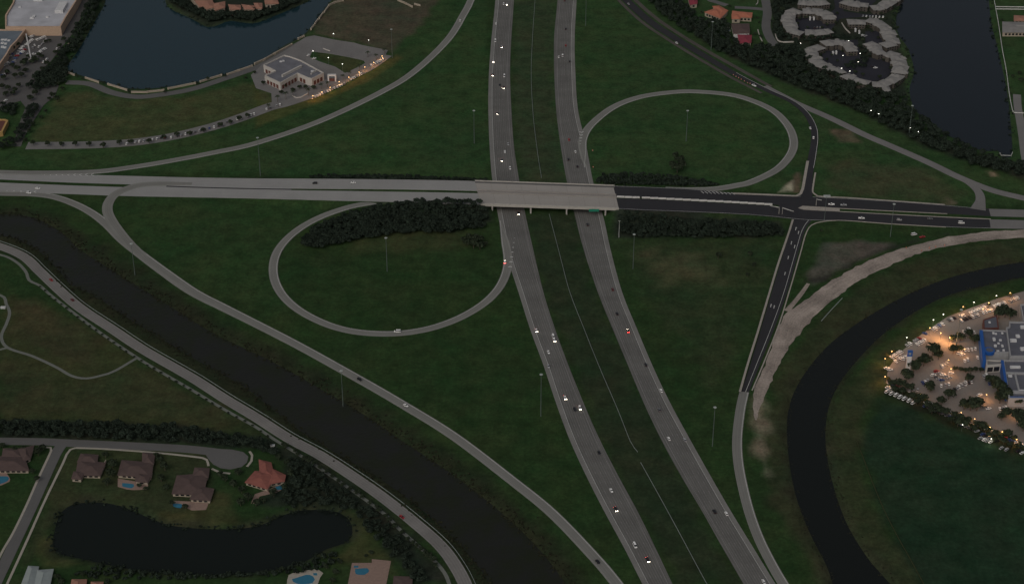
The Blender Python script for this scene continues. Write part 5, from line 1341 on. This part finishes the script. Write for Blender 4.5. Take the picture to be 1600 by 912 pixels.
# ------------------------------------------------------------------ vehicles
SPEC = {  # hull stations (x, z low, z high, half width), cabin bottom x0 x1, roof x0 x1, belt, roof height, wheelbase x
 'sedan': ([(-2.35,.45,.78,.74),(-2.2,.3,.97,.86),(-1.2,.25,1.0,.91),(1.0,.25,.95,.91),(2.05,.28,.82,.86),(2.35,.42,.62,.72)], (-1.85, 1.05, -1.2, 0.3), 0.95, 1.45, (-1.4, 1.4)),
 'suv': ([(-2.4,.5,.95,.80),(-2.3,.35,1.1,.92),(-1.2,.3,1.12,.95),(1.0,.3,1.08,.95),(2.15,.33,.98,.90),(2.4,.5,.75,.78)], (-2.25, 1.2, -1.95, 0.4), 1.08, 1.76, (-1.45, 1.45)),
 'van': ([(-2.75,.5,1.1,.92),(-2.65,.35,1.25,1.0),(-1.2,.3,1.25,1.0),(1.6,.3,1.2,1.0),(2.5,.35,1.05,.95),(2.75,.5,.8,.85)], (-2.7, 1.9, -2.6, 1.0), 1.2, 2.15, (-1.7, 1.7)),
 'pickup': ([(-2.8,.5,1.0,.9),(-2.75,.4,1.08,.97),(-1.0,.35,1.08,.97),(1.2,.35,1.08,.97),(2.5,.38,1.02,.92),(2.8,.5,.8,.82)], (-0.75, 1.35, -0.5, 0.6), 1.06, 1.8, (-1.75, 1.75)),
}
def hull(st_):
    V_ = []
    for x, zl, zh, hw in st_:
        m_ = zl+(zh-zl)*0.55
        V_ += [(x, -hw*.94, zl), (x, -hw, m_), (x, -hw*.9, zh), (x, hw*.9, zh), (x, hw, m_), (x, hw*.94, zl)]
    Fc = []
    for i in range(len(st_)-1):
        for k in range(6):
            a = 6*i+k; b = 6*i+(k+1) % 6; Fc.append((a, a+6, b+6, b))
    Fc += [tuple(range(6)), tuple(range(6*len(st_)-6, 6*len(st_)))[::-1]]
    return V_, Fc
def car_geo(kind):
    st_, (b0, b1, r0, r1), belt, top, wh = SPEC[kind]
    hw = st_[2][3]
    g = {'body': hull(st_)}
    bw, rw = hw*.88, hw*.72
    V_ = [(b0,-bw,belt),(b1,-bw,belt),(b1,bw,belt),(b0,bw,belt),(r0,-rw,top-.06),(r1,-rw,top-.06),(r1,rw,top-.06),(r0,rw,top-.06)]
    g['window_band'] = (V_, [(0,1,5,4),(1,2,6,5),(2,3,7,6),(3,0,4,7)])
    m = MB().box(r0-.05, r1+.05, -rw-.03, rw+.03, top-.06, top); g['roof'] = (m.V, m.F)
    for i, (x, y) in enumerate([(wh[0],-hw+.1),(wh[0],hw-.1),(wh[1],-hw+.1),(wh[1],hw-.1)]):
        n = 10; V_ = [(x+.34*math.cos(6.2832*k/n), y+dy, .34+.34*math.sin(6.2832*k/n)) for dy in (-.13, .13) for k in range(n)]
        g['wheel%d' % i] = (V_, [(k, (k+1) % n, (k+1) % n+n, k+n) for k in range(n)]+[tuple(range(n))[::-1], tuple(range(n, 2*n))])
    xf, xr = st_[-1][0], st_[0][0]; zf = st_[-1][2]; zr = st_[0][2]
    for i, y in enumerate((-.58, .58)):
        m = MB().box(xf-.22, xf+.03, y-.2, y+.2, zf-.12, zf+.06); g['head%d' % i] = (m.V, m.F)
        m = MB().box(xr-.03, xr+.12, y-.2, y+.2, zr-.14, zr+.06); g['tail%d' % i] = (m.V, m.F)
    return g
GEO = {k: car_geo(k) for k in SPEC}
CACHE = {}
def part_mesh(kind, part, mat, nm):
    key = (kind, part, mat.name)
    if key not in CACHE: CACHE[key] = mesh(nm, *GEO[kind][part], mat)
    return CACHE[key]
def car(p, rz, kind, colour, label, group, lit=False, name=None):
    o = empty({'sedan': 'car', 'suv': 'car', 'van': 'van', 'pickup': 'pickup_truck'}[kind], p, label, {'van': 'van', 'pickup': 'pickup truck'}.get(kind, 'car'), group, rz)
    pt = PAINT[colour]
    for part in GEO[kind]:
        nm = 'wheel' if part.startswith('wheel') else 'headlight' if part.startswith('head') else 'tail_light' if part.startswith('tail') else part
        mt = pt if nm in ('body', 'roof') else M['glass'] if nm == 'window_band' else M['tyre'] if nm == 'wheel' else (M['head_on'] if lit else M['head_off']) if nm == 'headlight' else (M['tail_on'] if lit else M['tail_off'])
        link(bpy.data.objects.new(nm, part_mesh(kind, part, mt, nm)), o)
    return o
PARK = {}
def parked(p, rz, kind, colour, label, group):
    key = (kind, colour)
    if key not in PARK:
        mb = MB()
        for part, (v, f) in GEO[kind].items(): mb.add(v, f, 0 if part in ('body', 'roof') else 1 if part == 'window_band' else 2 if part.startswith('wheel') else 3 if part.startswith('head') else 4)
        PARK[key] = mb.data('parked_car', [PAINT[colour], M['glass'], M['tyre'], M['head_off'], M['tail_off']])
    o = link(bpy.data.objects.new('parked_car', PARK[key]))
    o.location = p; o.rotation_euler = (0, 0, rz)
    return tag(o, label, 'car', group)
# moving traffic; heading follows the road it is on
LINES = {'M1': ((dense(M1L)[::3], dense(M1R)[::3]), 1, 'on the left carriageway'), 'M2': ((dense(M2L)[::3], dense(M2R)[::3]), -1, 'on the right carriageway')}
def heading(c, p, sign):
    i = int(np.argmin(np.linalg.norm(c[:, :2]-np.array(p)[:2], axis=1))); i = min(max(i, 1), len(c)-2)
    d = (c[i+1]-c[i-1])*sign; return math.atan2(d[1], d[0])
KN = {'sedan': 'car', 'suv': 'tall car', 'van': 'van', 'pickup': 'pickup truck'}
def flow(cl, sign, lst, where):
    up_ = sorted([c for c in lst if c[1] < 300], key=lambda c: -c[1]); dn = sorted([c for c in lst if c[1] >= 300], key=lambda c: c[1])
    for seq, rel_ in ((up_, 'above the bridge'), (dn, 'below the bridge')):
        for i, (x, y, colr, kd, lit) in enumerate(seq):
            p = P(x, y); p.z = 0.12
            car(p, heading(cl, p, sign), kd, colr, f'{colr} {KN[kd]} {where}, {nth(i+1)} {rel_}', 'traffic '+where, lit)
m1c = resample(dense(M1L), 400)*0.5+resample(dense(M1R), 400)*0.5; m2c = resample(dense(M2L), 400)*0.5+resample(dense(M2R), 400)*0.5
flow(m1c, 1, [(792,8,'white','sedan',1),(787,7.5,'white','suv',0),(775,38,'white','sedan',0),(774,65,'white','van',0),(784,74,'silver','sedan',1),(771,97,'white','sedan',1),(770,118,'black','sedan',1),(788,120,'white','van',0),(787,138,'black','suv',1),(781,134,'black','sedan',0),(777,178,'grey','sedan',1),(794,226,'silver','sedan',0),(789,238,'white','sedan',0),(784,251,'grey','sedan',1),(797,264,'white','suv',0),
    (810,334,'black','sedan',1),(838,517,'white','sedan',1),(864.5,527,'white','van',0),(866,532,'white','sedan',1),(857,551,'white','sedan',0),(857,573,'silver','sedan',0),(883,622,'white','sedan',1),(906,638,'white','suv',1),(898,641,'black','suv',0),(936,708,'black','sedan',0),(955,767,'white','sedan',0),(962,796,'black','sedan',1),(992,853,'white','van',0),(1012,875,'black','sedan',1)], 'on the left carriageway')
flow(m2c, -1, [(882,2,'maroon','sedan',0),(884,46,'black','sedan',0),(884,72,'red','sedan',0),(879,88,'white','van',0),(873,90,'white','sedan',0),(890,97,'black','sedan',0),(889,219,'red','sedan',0),(899,238,'white','sedan',0),(888,250,'black','sedan',0),(902,261,'black','sedan',0),
    (918,352,'black','suv',0),(957,453,'maroon','sedan',0),(964,491,'black','sedan',0),(981,518,'black','sedan',1),(1009,571,'black','suv',0),(1033,611,'white','sedan',0),(1030,641,'grey','sedan',0),(1045,686,'white','sedan',0),(1070,688,'silver','sedan',0),(1116,800,'black','suv',0),(1135,803,'white','sedan',0),(1193,909,'white','sedan',0)], 'on the right carriageway')
def rcar(x, y, to, colr, kd, label, lit=False, z=0.27):
    zz = zc(x) if 255 < y < 360 and (x > 1 and not (x < 240)) and y < 350 else 0.0
    p = P(x, y, zz+z); t = P(*to, zz+z); car(p, math.atan2(t.y-p.y, t.x-p.x), kd, colr, label, 'cars on the ramps and side roads', lit)
rcar(492,287,(440,286.5),'black','suv','black car alone on the upper carriageway left of the bridge', z=0.17)
rcar(552,286,(500,286),'white','sedan','white car behind the black one on the upper carriageway')
rcar(45,302,(70,304.5),'white','suv','white tall car at the gore at the left edge', z=0.29)
rcar(59,295,(90,296),'white','sedan','white car just above the gore at the left edge', z=0.17)
rcar(1299,320,(1260,319),'white','pickup','white pickup above the median nose', z=0.17)
rcar(1318,321,(1280,320),'silver','pickup','silver pickup behind the white one at the median nose', z=0.17)
rcar(1346,341.5,(1400,344),'white','pickup','white pickup leading the lower fresh carriageway', z=0.17)
rcar(1405,344.3,(1450,346.3),'silver','suv','silver car in the middle of the lower fresh carriageway', z=0.17)
rcar(1453,342.3,(1500,344.3),'grey','sedan','grey car second from right on the fresh carriageway', z=0.17)
rcar(1502,349,(1550,350.5),'white','van','white van at the right end of the fresh carriageway', z=0.17)
rcar(621,518.5,(560,517),'white','van','white van at the bottom of the lower left loop')
rcar(634,634,(700,673),'white','sedan','white car halfway down the long ramp')
rcar(562,593.5,(632,633),'black','suv','black car higher up the long ramp')
rcar(934,878,(964,912),'black','sedan','dark car near the lower end of the long ramp')
rcar(80,438,(100,455),'red','sedan','red car near the top of the two-lane road', z=0.17)
rcar(113,469,(90,450),'maroon','sedan','dark red car second on the two-lane road', z=0.17)
rcar(628,808,(660,835),'red','sedan','red car low on the two-lane road', z=0.17)
rcar(719,33,(725,22),'white','sedan','white car high on the curving upper ramp')
rcar(789,410,(791,380),'white','sedan','white car entering the motorway from the lower left loop', True)
rcar(1266,201,(1258,180),'white','sedan','white car on the bend of the fresh ramp', z=0.39)
rcar(1271,216,(1271,195),'white','suv','white tall car below the bend of the fresh ramp', z=0.39)
rcar(1057,68,(1030,46),'white','sedan','white car on the fresh ramp above the loop', z=0.39)
rcar(982,7,(960,-15),'silver','sedan','silver car at the top of the fresh ramp', z=0.39)
rcar(1178,134.5,(1150,120),'white','pickup','white pickup parked at the edge of the fresh ramp', z=0.39)
rcar(1428,367,(1450,363),'white','van','white van parked at the dirt haul track', z=0.05)
rcar(1441,371,(1470,366),'red','pickup','red pickup parked at the dirt haul track', z=0.05)
# parked rows: (start px, end px, count, nose direction offset, colours, row phrase)
DLOT = [tuple(p) for p in PP([(1700,440),(1600,455),(1560,466),(1520,480),(1480,495),(1440,522),(1405,552),(1388,575),(1384,598),(1400,604),(1436,618),(1480,638),(1520,656),(1560,673),(1600,692),(1700,735)])]
def row(a, b, n, ang, cols, phrase, kinds=('sedan','suv','sedan'), z=0.4, skip=0.0, seed=0):
    rg = random.Random(phrase); A = P(*a); B = P(*b); d = B-A
    rz0 = math.atan2(d.y, d.x)+R(ang); k = 0; n = max(1, min(n, int(d.length/(2.75 if abs(ang) > 40 else 5.6))))
    for i in range(n):
        t = (i+0.5)/n
        if rg.random() < skip: continue
        k += 1
        p = A.lerp(B, t)+Vector((rg.uniform(-.3,.3), rg.uniform(-.3,.3), 0)); p.z = (0.18 if pip(np.array([p.x]), np.array([p.y]), DLOT)[0] else 0.02) if a[0] > 1370 and a[1] > 440 else 0.14 if a[0] > 1200 else 0.37
        cl = rg.choice(cols)
        parked(p, rz0+rg.uniform(-.05,.05), rg.choice(kinds), cl, f'{cl} parked car, {nth(k)} in the row {phrase}', 'parked cars '+phrase)
MIX = ['white','white','silver','grey','black','red','blue','silver']
BRI = ['white','white','white','silver']
row((1383,611),(1431,631),7,84,['white'],'on the edge of the dark field',kinds=('van',))
row((1529,684),(1551,692),5,75,['white','silver'],'of pale cars right of the dark field edge')
row((1560,699),(1576,704),4,75,['white','silver'],'near the lower right of the dark field')
row((1589,704),(1600,709),3,75,['white','black'],'at the right frame edge by the field')
row((1392,560),(1409,549),7,80,BRI,'below the blue topped sign')
row((1383,574),(1393,580),4,60,BRI,'at the left tip of the dealer lot')
row((1415,542),(1424,536),4,75,BRI,'right of the blue topped sign')
row((1428,535),(1438,529),4,75,MIX,'on the canal side left of the lit drive')
row((1444,524),(1446,520),2,75,MIX,'by the canal near the lamp')
row((1456,518),(1474,506),5,75,MIX,'on the canal side beside the lit drive')
row((1480,502),(1493,497),6,75,MIX,'on the canal side past the lit drive')
row((1499,496),(1508,492),3,75,BRI,'on the canal side behind the mast')
row((1515,491),(1540,480),10,75,BRI,'in the middle of the canal side frontage')
row((1552,480),(1571,473),8,75,BRI,'of tightly packed cars on the canal frontage')
row((1576,472),(1592,465),6,75,BRI,'at the right end of the canal frontage')
row((1496,552),(1506,556),4,60,BRI,'in the dealer lot facing the blue wall')
row((1516,523),(1524,519),4,60,BRI,'between trees near the blue wall')
row((1504,566),(1515,561),4,50,BRI,'beside the hedge trees of the dealer')
row((1456,586),(1474,596),7,60,MIX,'in the centre of the dealer lot')
row((1460,580),(1486,592),7,60,MIX,'in the centre of the dealer lot, upper line')
row((1496,606),(1520,596),8,60,['white','silver','white','black'],'below the centre trees of the dealer')
row((1500,603),(1518,593),5,60,['white','silver','black'],'above the centre trees of the dealer')
row((1482,582),(1490,586),3,60,BRI,'left of the hedge trees')
row((1543,601),(1556,598),4,70,MIX,'near the lower blue wall')
row((1555,592),(1560,590),2,80,['white','black'],'beside the porch of the dealer')
row((1444,634),(1494,655),16,65,['grey','silver','black','blue','white'],'in the planted strip, left part')
row((1497,660),(1560,690),18,65,['grey','silver','black','blue'],'in the planted strip, right part',skip=0.2)
row((1562,682),(1600,697),9,65,MIX,'at the lower right of the dealer lot')
row((1418,612),(1436,609),4,60,['white','silver'],'between the lower trees of the lot')
row((1388,598),(1404,606),5,60,MIX,'under the trees at the left tip')
row((1527,617),(1534,619),2,60,BRI,'near the lamp in front of the dealer')
# upper left rows
row((195,226),(262,215),10,65,MIX,'on the curved strip, left part',skip=0.2)
row((264,217),(345,197),11,65,MIX,'on the curved strip, middle part',skip=0.2)
row((352,193),(400,178),9,65,BRI+['grey'],'on the curved strip, right part',skip=0.15)
row((404,176),(440,164),7,60,['white','silver','grey'],'left of the lit dealership front',skip=0.2)
row((486,155),(540,131),14,60,BRI,'along the lit dealership front')
row((546,126),(566,116),6,60,BRI,'along the lit front, right part')
row((578,104),(600,93),7,60,BRI,'at the right tip of the dealership lot')
row((478,89),(486,86),2,20,['white'],'behind the white dealership')
row((489,92),(493,93),1,60,['white'],'beside the dealership green')
row((60,76),(75,61),7,0,['white','white','black','silver'],'below the mall front',skip=0.1)
row((8,96),(20,84),4,90,MIX,'along the lower mall wing, left part')
row((24,94),(36,72),6,90,MIX,'along the lower mall wing, right part')
row((40,86),(66,86),5,30,['white','white','silver'],'round the foot of the pylon')
row((50,78),(56,70),3,30,BRI,'above the pylon foot')
row((84,84),(94,71),3,0,['white','silver'],'on the mall driveway')
row((6,112),(16,110),2,0,['white','black'],'at the left edge of the mall car park')
row((72,53),(80,51),1,0,['white'],'at the mall wall')
row((112,20),(118,17),1,40,['white'],'beside the right mall wall')
row((4,160),(14,156),1,10,['white'],'on the lower mall drive')
row((1362,104),(1370,108),4,70,MIX,'in the lower apartment court')
row((1345,56),(1354,58),3,70,MIX,'in the curved apartment court')
row((1270,44),(1284,44),4,80,['black','grey','silver'],'in the upper apartment court')
row((1346,26),(1382,28),7,80,['white','silver','white'],'above the small grey apartment block')

# ------------------------------------------------------------------ lit lamps
def lamp(px, h, label, warm=False, watts=900, group='lit lamps'):
    p = P(*px, h); b = Vector((p.x, p.y, gz_at(p.x, p.y)))
    o = empty('lamp_post', b, label, 'lamp post', group)
    MB().cone(0, 0, 0, h, 0.12, 0.08, 6).build('pole', M['pole'], o)
    MB().box(-0.45, 0.45, -0.45, 0.45, h+0.46, h+0.56).build('cap', M['pole'], o)
    MB().cone(0, 0, h-0.02, h+0.45, 0.36, 0.42, 8).build('lamp_glass', M['lamp_warm' if warm else 'lamp_white'], o)
    if watts:
        l = bpy.data.lights.new('lamp_light', 'POINT'); l.energy = watts; l.color = (1, 0.44, 0.15) if warm else (1, 0.86, 0.66); l.shadow_soft_size = 0.4
        lo = link(bpy.data.objects.new('lamp_light', l), o); lo.location = (0, 0, h-0.6)
DL = [(1393.5,548.6,1),(1383,560,1),(1417,527,0),(1453,512,1),(1458.6,499.5,0),(1474,491,0),(1505,479,1),(1522,472,0),(1545,473,1),(1557,462,0),(1578.5,457.5,1),(1383,588,1)]
for i, (x, y, wm) in enumerate(DL): lamp((x, y), 7.5, f'lit lamp, {nth(i+1)} along the canal side of the dealer lot', wm, 5000 if wm else 1500)
for i, (x, y, wm, wt) in enumerate([(1439,614.5,1,900),(1541.5,616,1,1600),(1502,644,1,700),(1523,654,1,700),(1547,667,1,900),(1566,674,1,700),(1588.5,686,1,900),(1588.5,641,1,1300),(1504,663,0,100),(1549,685,0,500)]): lamp((x, y), 6.0, f'lit lamp, {nth(i+1)} of the lower dealer lot', wm, wt*2.5)
for i, (x, y) in enumerate([(1470,520),(1484,527),(1482,562),(1507,545),(1486,576)]): lamp((x, y), 7.0, f'lit warm lamp, {nth(i+1)} over the drive of the dealer', True, 13000 if i < 2 else 4000)
for i, (x, y) in enumerate([(521,53),(576,63),(489,80),(513,90.5),(535,100.5)]): lamp((x, y), 9.0, f'lit lamp, {nth(i+1)} from the left on the dealership green', False, 250)
for i, (x, y) in enumerate([(489,150),(503,144),(516,137),(530,128),(545,121),(561,113),(570,105),(584,98),(597,88)]): lamp((x, y), 5.0, f'lit warm lamp, {nth(i+1)} from the left on the dealership front', True, 1800)
for i, (x, y) in enumerate([(1251,68),(1326,64),(1317,87),(1344,84),(1341,97),(1315,107),(1328,111.5)]): lamp((x, y), 6.0, f'lit white lamp, {nth(i+1)} among the apartment courts', False, 150)
for i, (x, y) in enumerate([(1361,173),(1373,178),(1422,200),(1435,206)]): lamp((x, y), 7.0, f'lit white lamp, {nth(i+1)} from the left at the edge of the wood', False, 60)

fence([(1338,690),(1350,720),(1362,752),(1380,795),(1400,835),(1425,880),(1460,945)], 'thin dark fence along the edge of the dark field', 1.4, 'leaf2', 0.3)
M['orange'] = simple('orange_plastic', (0.55, 0.12, 0.03), 0.5)
def barrel(px, label):
    o = empty('traffic_barrel', P(*px), label, 'traffic barrel', 'construction barrels')
    o.location.z = gz_at(o.location.x, o.location.y)+0.2
    MB().cone(0, 0, 0, 1.1, 0.45, 0.38, 10).build('drum', M['orange'], o); MB().cone(0, 0, 0.45, 0.75, 0.47, 0.44, 10).build('band', M['white'], o); MB().cone(0, 0, -0.1, 0.0, 0.6, 0.6, 10).build('base', M['tyre'], o)
for i, px in enumerate([(1146,118),(1150,120.5),(1154,122.5),(1158,125),(1163,127.5),(1168,130.5),(1172,131.5)]): barrel(px, f'{nth(i+1)} barrel from the left along the fresh ramp')
for i, px in enumerate([(927,262),(926,236)]): barrel(px, ['orange barrel beside the right carriageway above the bridge', 'upper orange barrel beside the right carriageway'][i])
for i, px in enumerate([(1416,388),(1440,392),(1452,388),(1462,386),(1476,384)]): barrel(px, f'{nth(i+1)} barrel from the left along the haul track')

trees([(1222,20,0.9),(1224,30,0.9),(1226,42,0.8),(1228,52,0.8),(1246,60,0.8),(1258,62,0.8),(1268,63,0.9),(1284,60,0.8),(1296,58,0.8),(1262,84,0.9),(1264,96,0.9),(1272,106,0.9),(1284,112,0.9),(1298,118,0.9),(1310,124,0.9),(1326,134,0.9),(1342,138,0.9),(1356,142,0.9),(1372,146,0.9),(1416,80,0.6),(1418,92,0.6),(1414,116,0.7),(1406,128,0.8),(1400,136,0.8),(1402,46,0.7),(1396,40,0.7),(1384,32,0.6),(1376,24,0.6),(1348,66,0.7),(1350,76,0.7),(1342,76,0.6),(1302,52,0.7),(1306,40,0.6),(1308,24,0.6)], '{n} tree hugging the outer walls of the apartments', 1.0)
trees([(46,92,0.9),(54,96,0.8),(62,90,0.8),(72,68,0.6),(78,66,0.6),(30,66,0.8),(24,72,0.8),(36,104,1.0),(28,112,1.0),(20,106,0.8),(12,116,0.8),(6,126,0.8),(24,124,0.9),(34,122,0.9),(40,114,0.9),(100,66,0.8),(94,76,0.8),(88,86,0.8),(74,104,0.9),(68,112,0.9),(4,140,0.9),(14,142,0.9),(24,146,0.9),(56,150,1.0),(48,158,1.0),(90,134,0.7),(98,142,0.7),(78,158,0.7)], '{n} planted tree along the mall drives', 1.0)
row((10,104),(24,96),5,80,MIX,'on the lower side of the mall lane')
row((28,88),(40,78),5,80,MIX,'between the mall planting islands')
row((66,100),(76,92),3,0,BRI,'on the lower mall driveway')
row((2,120),(14,114),4,80,MIX,'beside the mall planting at the left edge')
row((40,72),(52,62),5,80,['white','silver','white'],'just below the lower mall wall')

trees([(1432,632,0.9),(1448,638,1.0),(1456,646,0.9),(1468,648,1.0),(1486,660,0.9),(1496,666,0.9),(1506,668,0.9),(1520,674,0.9),(1526,668,0.8),(1546,684,0.8),(1552,690,0.7),(1568,694,0.8),(1578,698,0.8),(1592,700,0.8),(1426,624,0.9),(1398,612,0.8),(1410,616,0.8)], '{n} low tree filling the dark strip beside the field', 1.0)
row((1408,562),(1422,556),4,70,BRI,'left of the tree clump behind the sign')
row((1470,574),(1482,568),4,60,BRI,'above the red lit island')
row((1440,600),(1452,594),4,60,MIX,'beside the lower lot island')
row((1524,560),(1536,556),3,60,BRI,'in front of the blue rotunda')
row((1486,612),(1498,606),3,60,MIX,'beyond the lower lot island')

trees([(1250,28,0.5),(1258,30,0.5),(1282,30,0.5),(1246,47,0.5),(1262,46,0.5),(1284,46,0.5),(1292,42,0.5),(1356,44,0.5),(1362,52,0.5),(1384,60,0.5),(1372,62,0.5),(1282,88,0.5),(1292,96,0.5),(1312,76,0.6),(1322,78,0.6),(1386,92,0.6),(1396,100,0.6),(1392,110,0.6),(1374,124,0.6),(1348,120,0.6),(1336,116,0.6),(1308,98,0.5)], '{n} dark tree against the inner walls of the courts', 1.05)

row((1398,566),(1412,558),5,75,BRI,'second line below the blue topped sign')
row((1432,540),(1446,531),5,75,BRI,'inner line left of the lit drive')
row((1500,502),(1530,492),9,75,BRI+['black'],'inner line of the canal side frontage')
row((1534,490),(1552,484),5,75,BRI,'inner line near the packed cars')
row((1504,520),(1516,514),4,60,BRI,'above the island trees facing the blue front')
row((1500,548),(1526,546),7,80,BRI+['grey'],'across the drive from the blue wall')
row((1468,604),(1486,600),5,60,BRI,'below the centre of the dealer lot')
row((1534,590),(1544,586),3,60,BRI,'near the porch trees')
row((1528,632),(1548,640),5,60,MIX,'on the lower dealer drive')
row((1560,640),(1574,636),4,60,BRI,'between the trees at the right of the drive')
row((1445,628),(1490,648),14,65,['white','silver','white','grey'],'on the inner side of the dark planted strip')
row((1500,652),(1560,678),18,65,['white','silver','grey'],'on the inner side of the strip, right part',skip=0.25)
row((1384,604),(1396,610),4,70,BRI,'at the lower left corner of the lot')
row((14,78),(24,70),4,90,BRI,'against the lower mall wing')
row((56,64),(72,58),5,80,BRI,'in the upper mall car park')
row((46,60),(56,54),4,80,BRI,'beside the mall entrance')
row((4,104),(14,98),4,80,BRI,'by the lower mall wing corner')
row((60,84),(72,76),5,80,BRI,'right of the pylon foot')
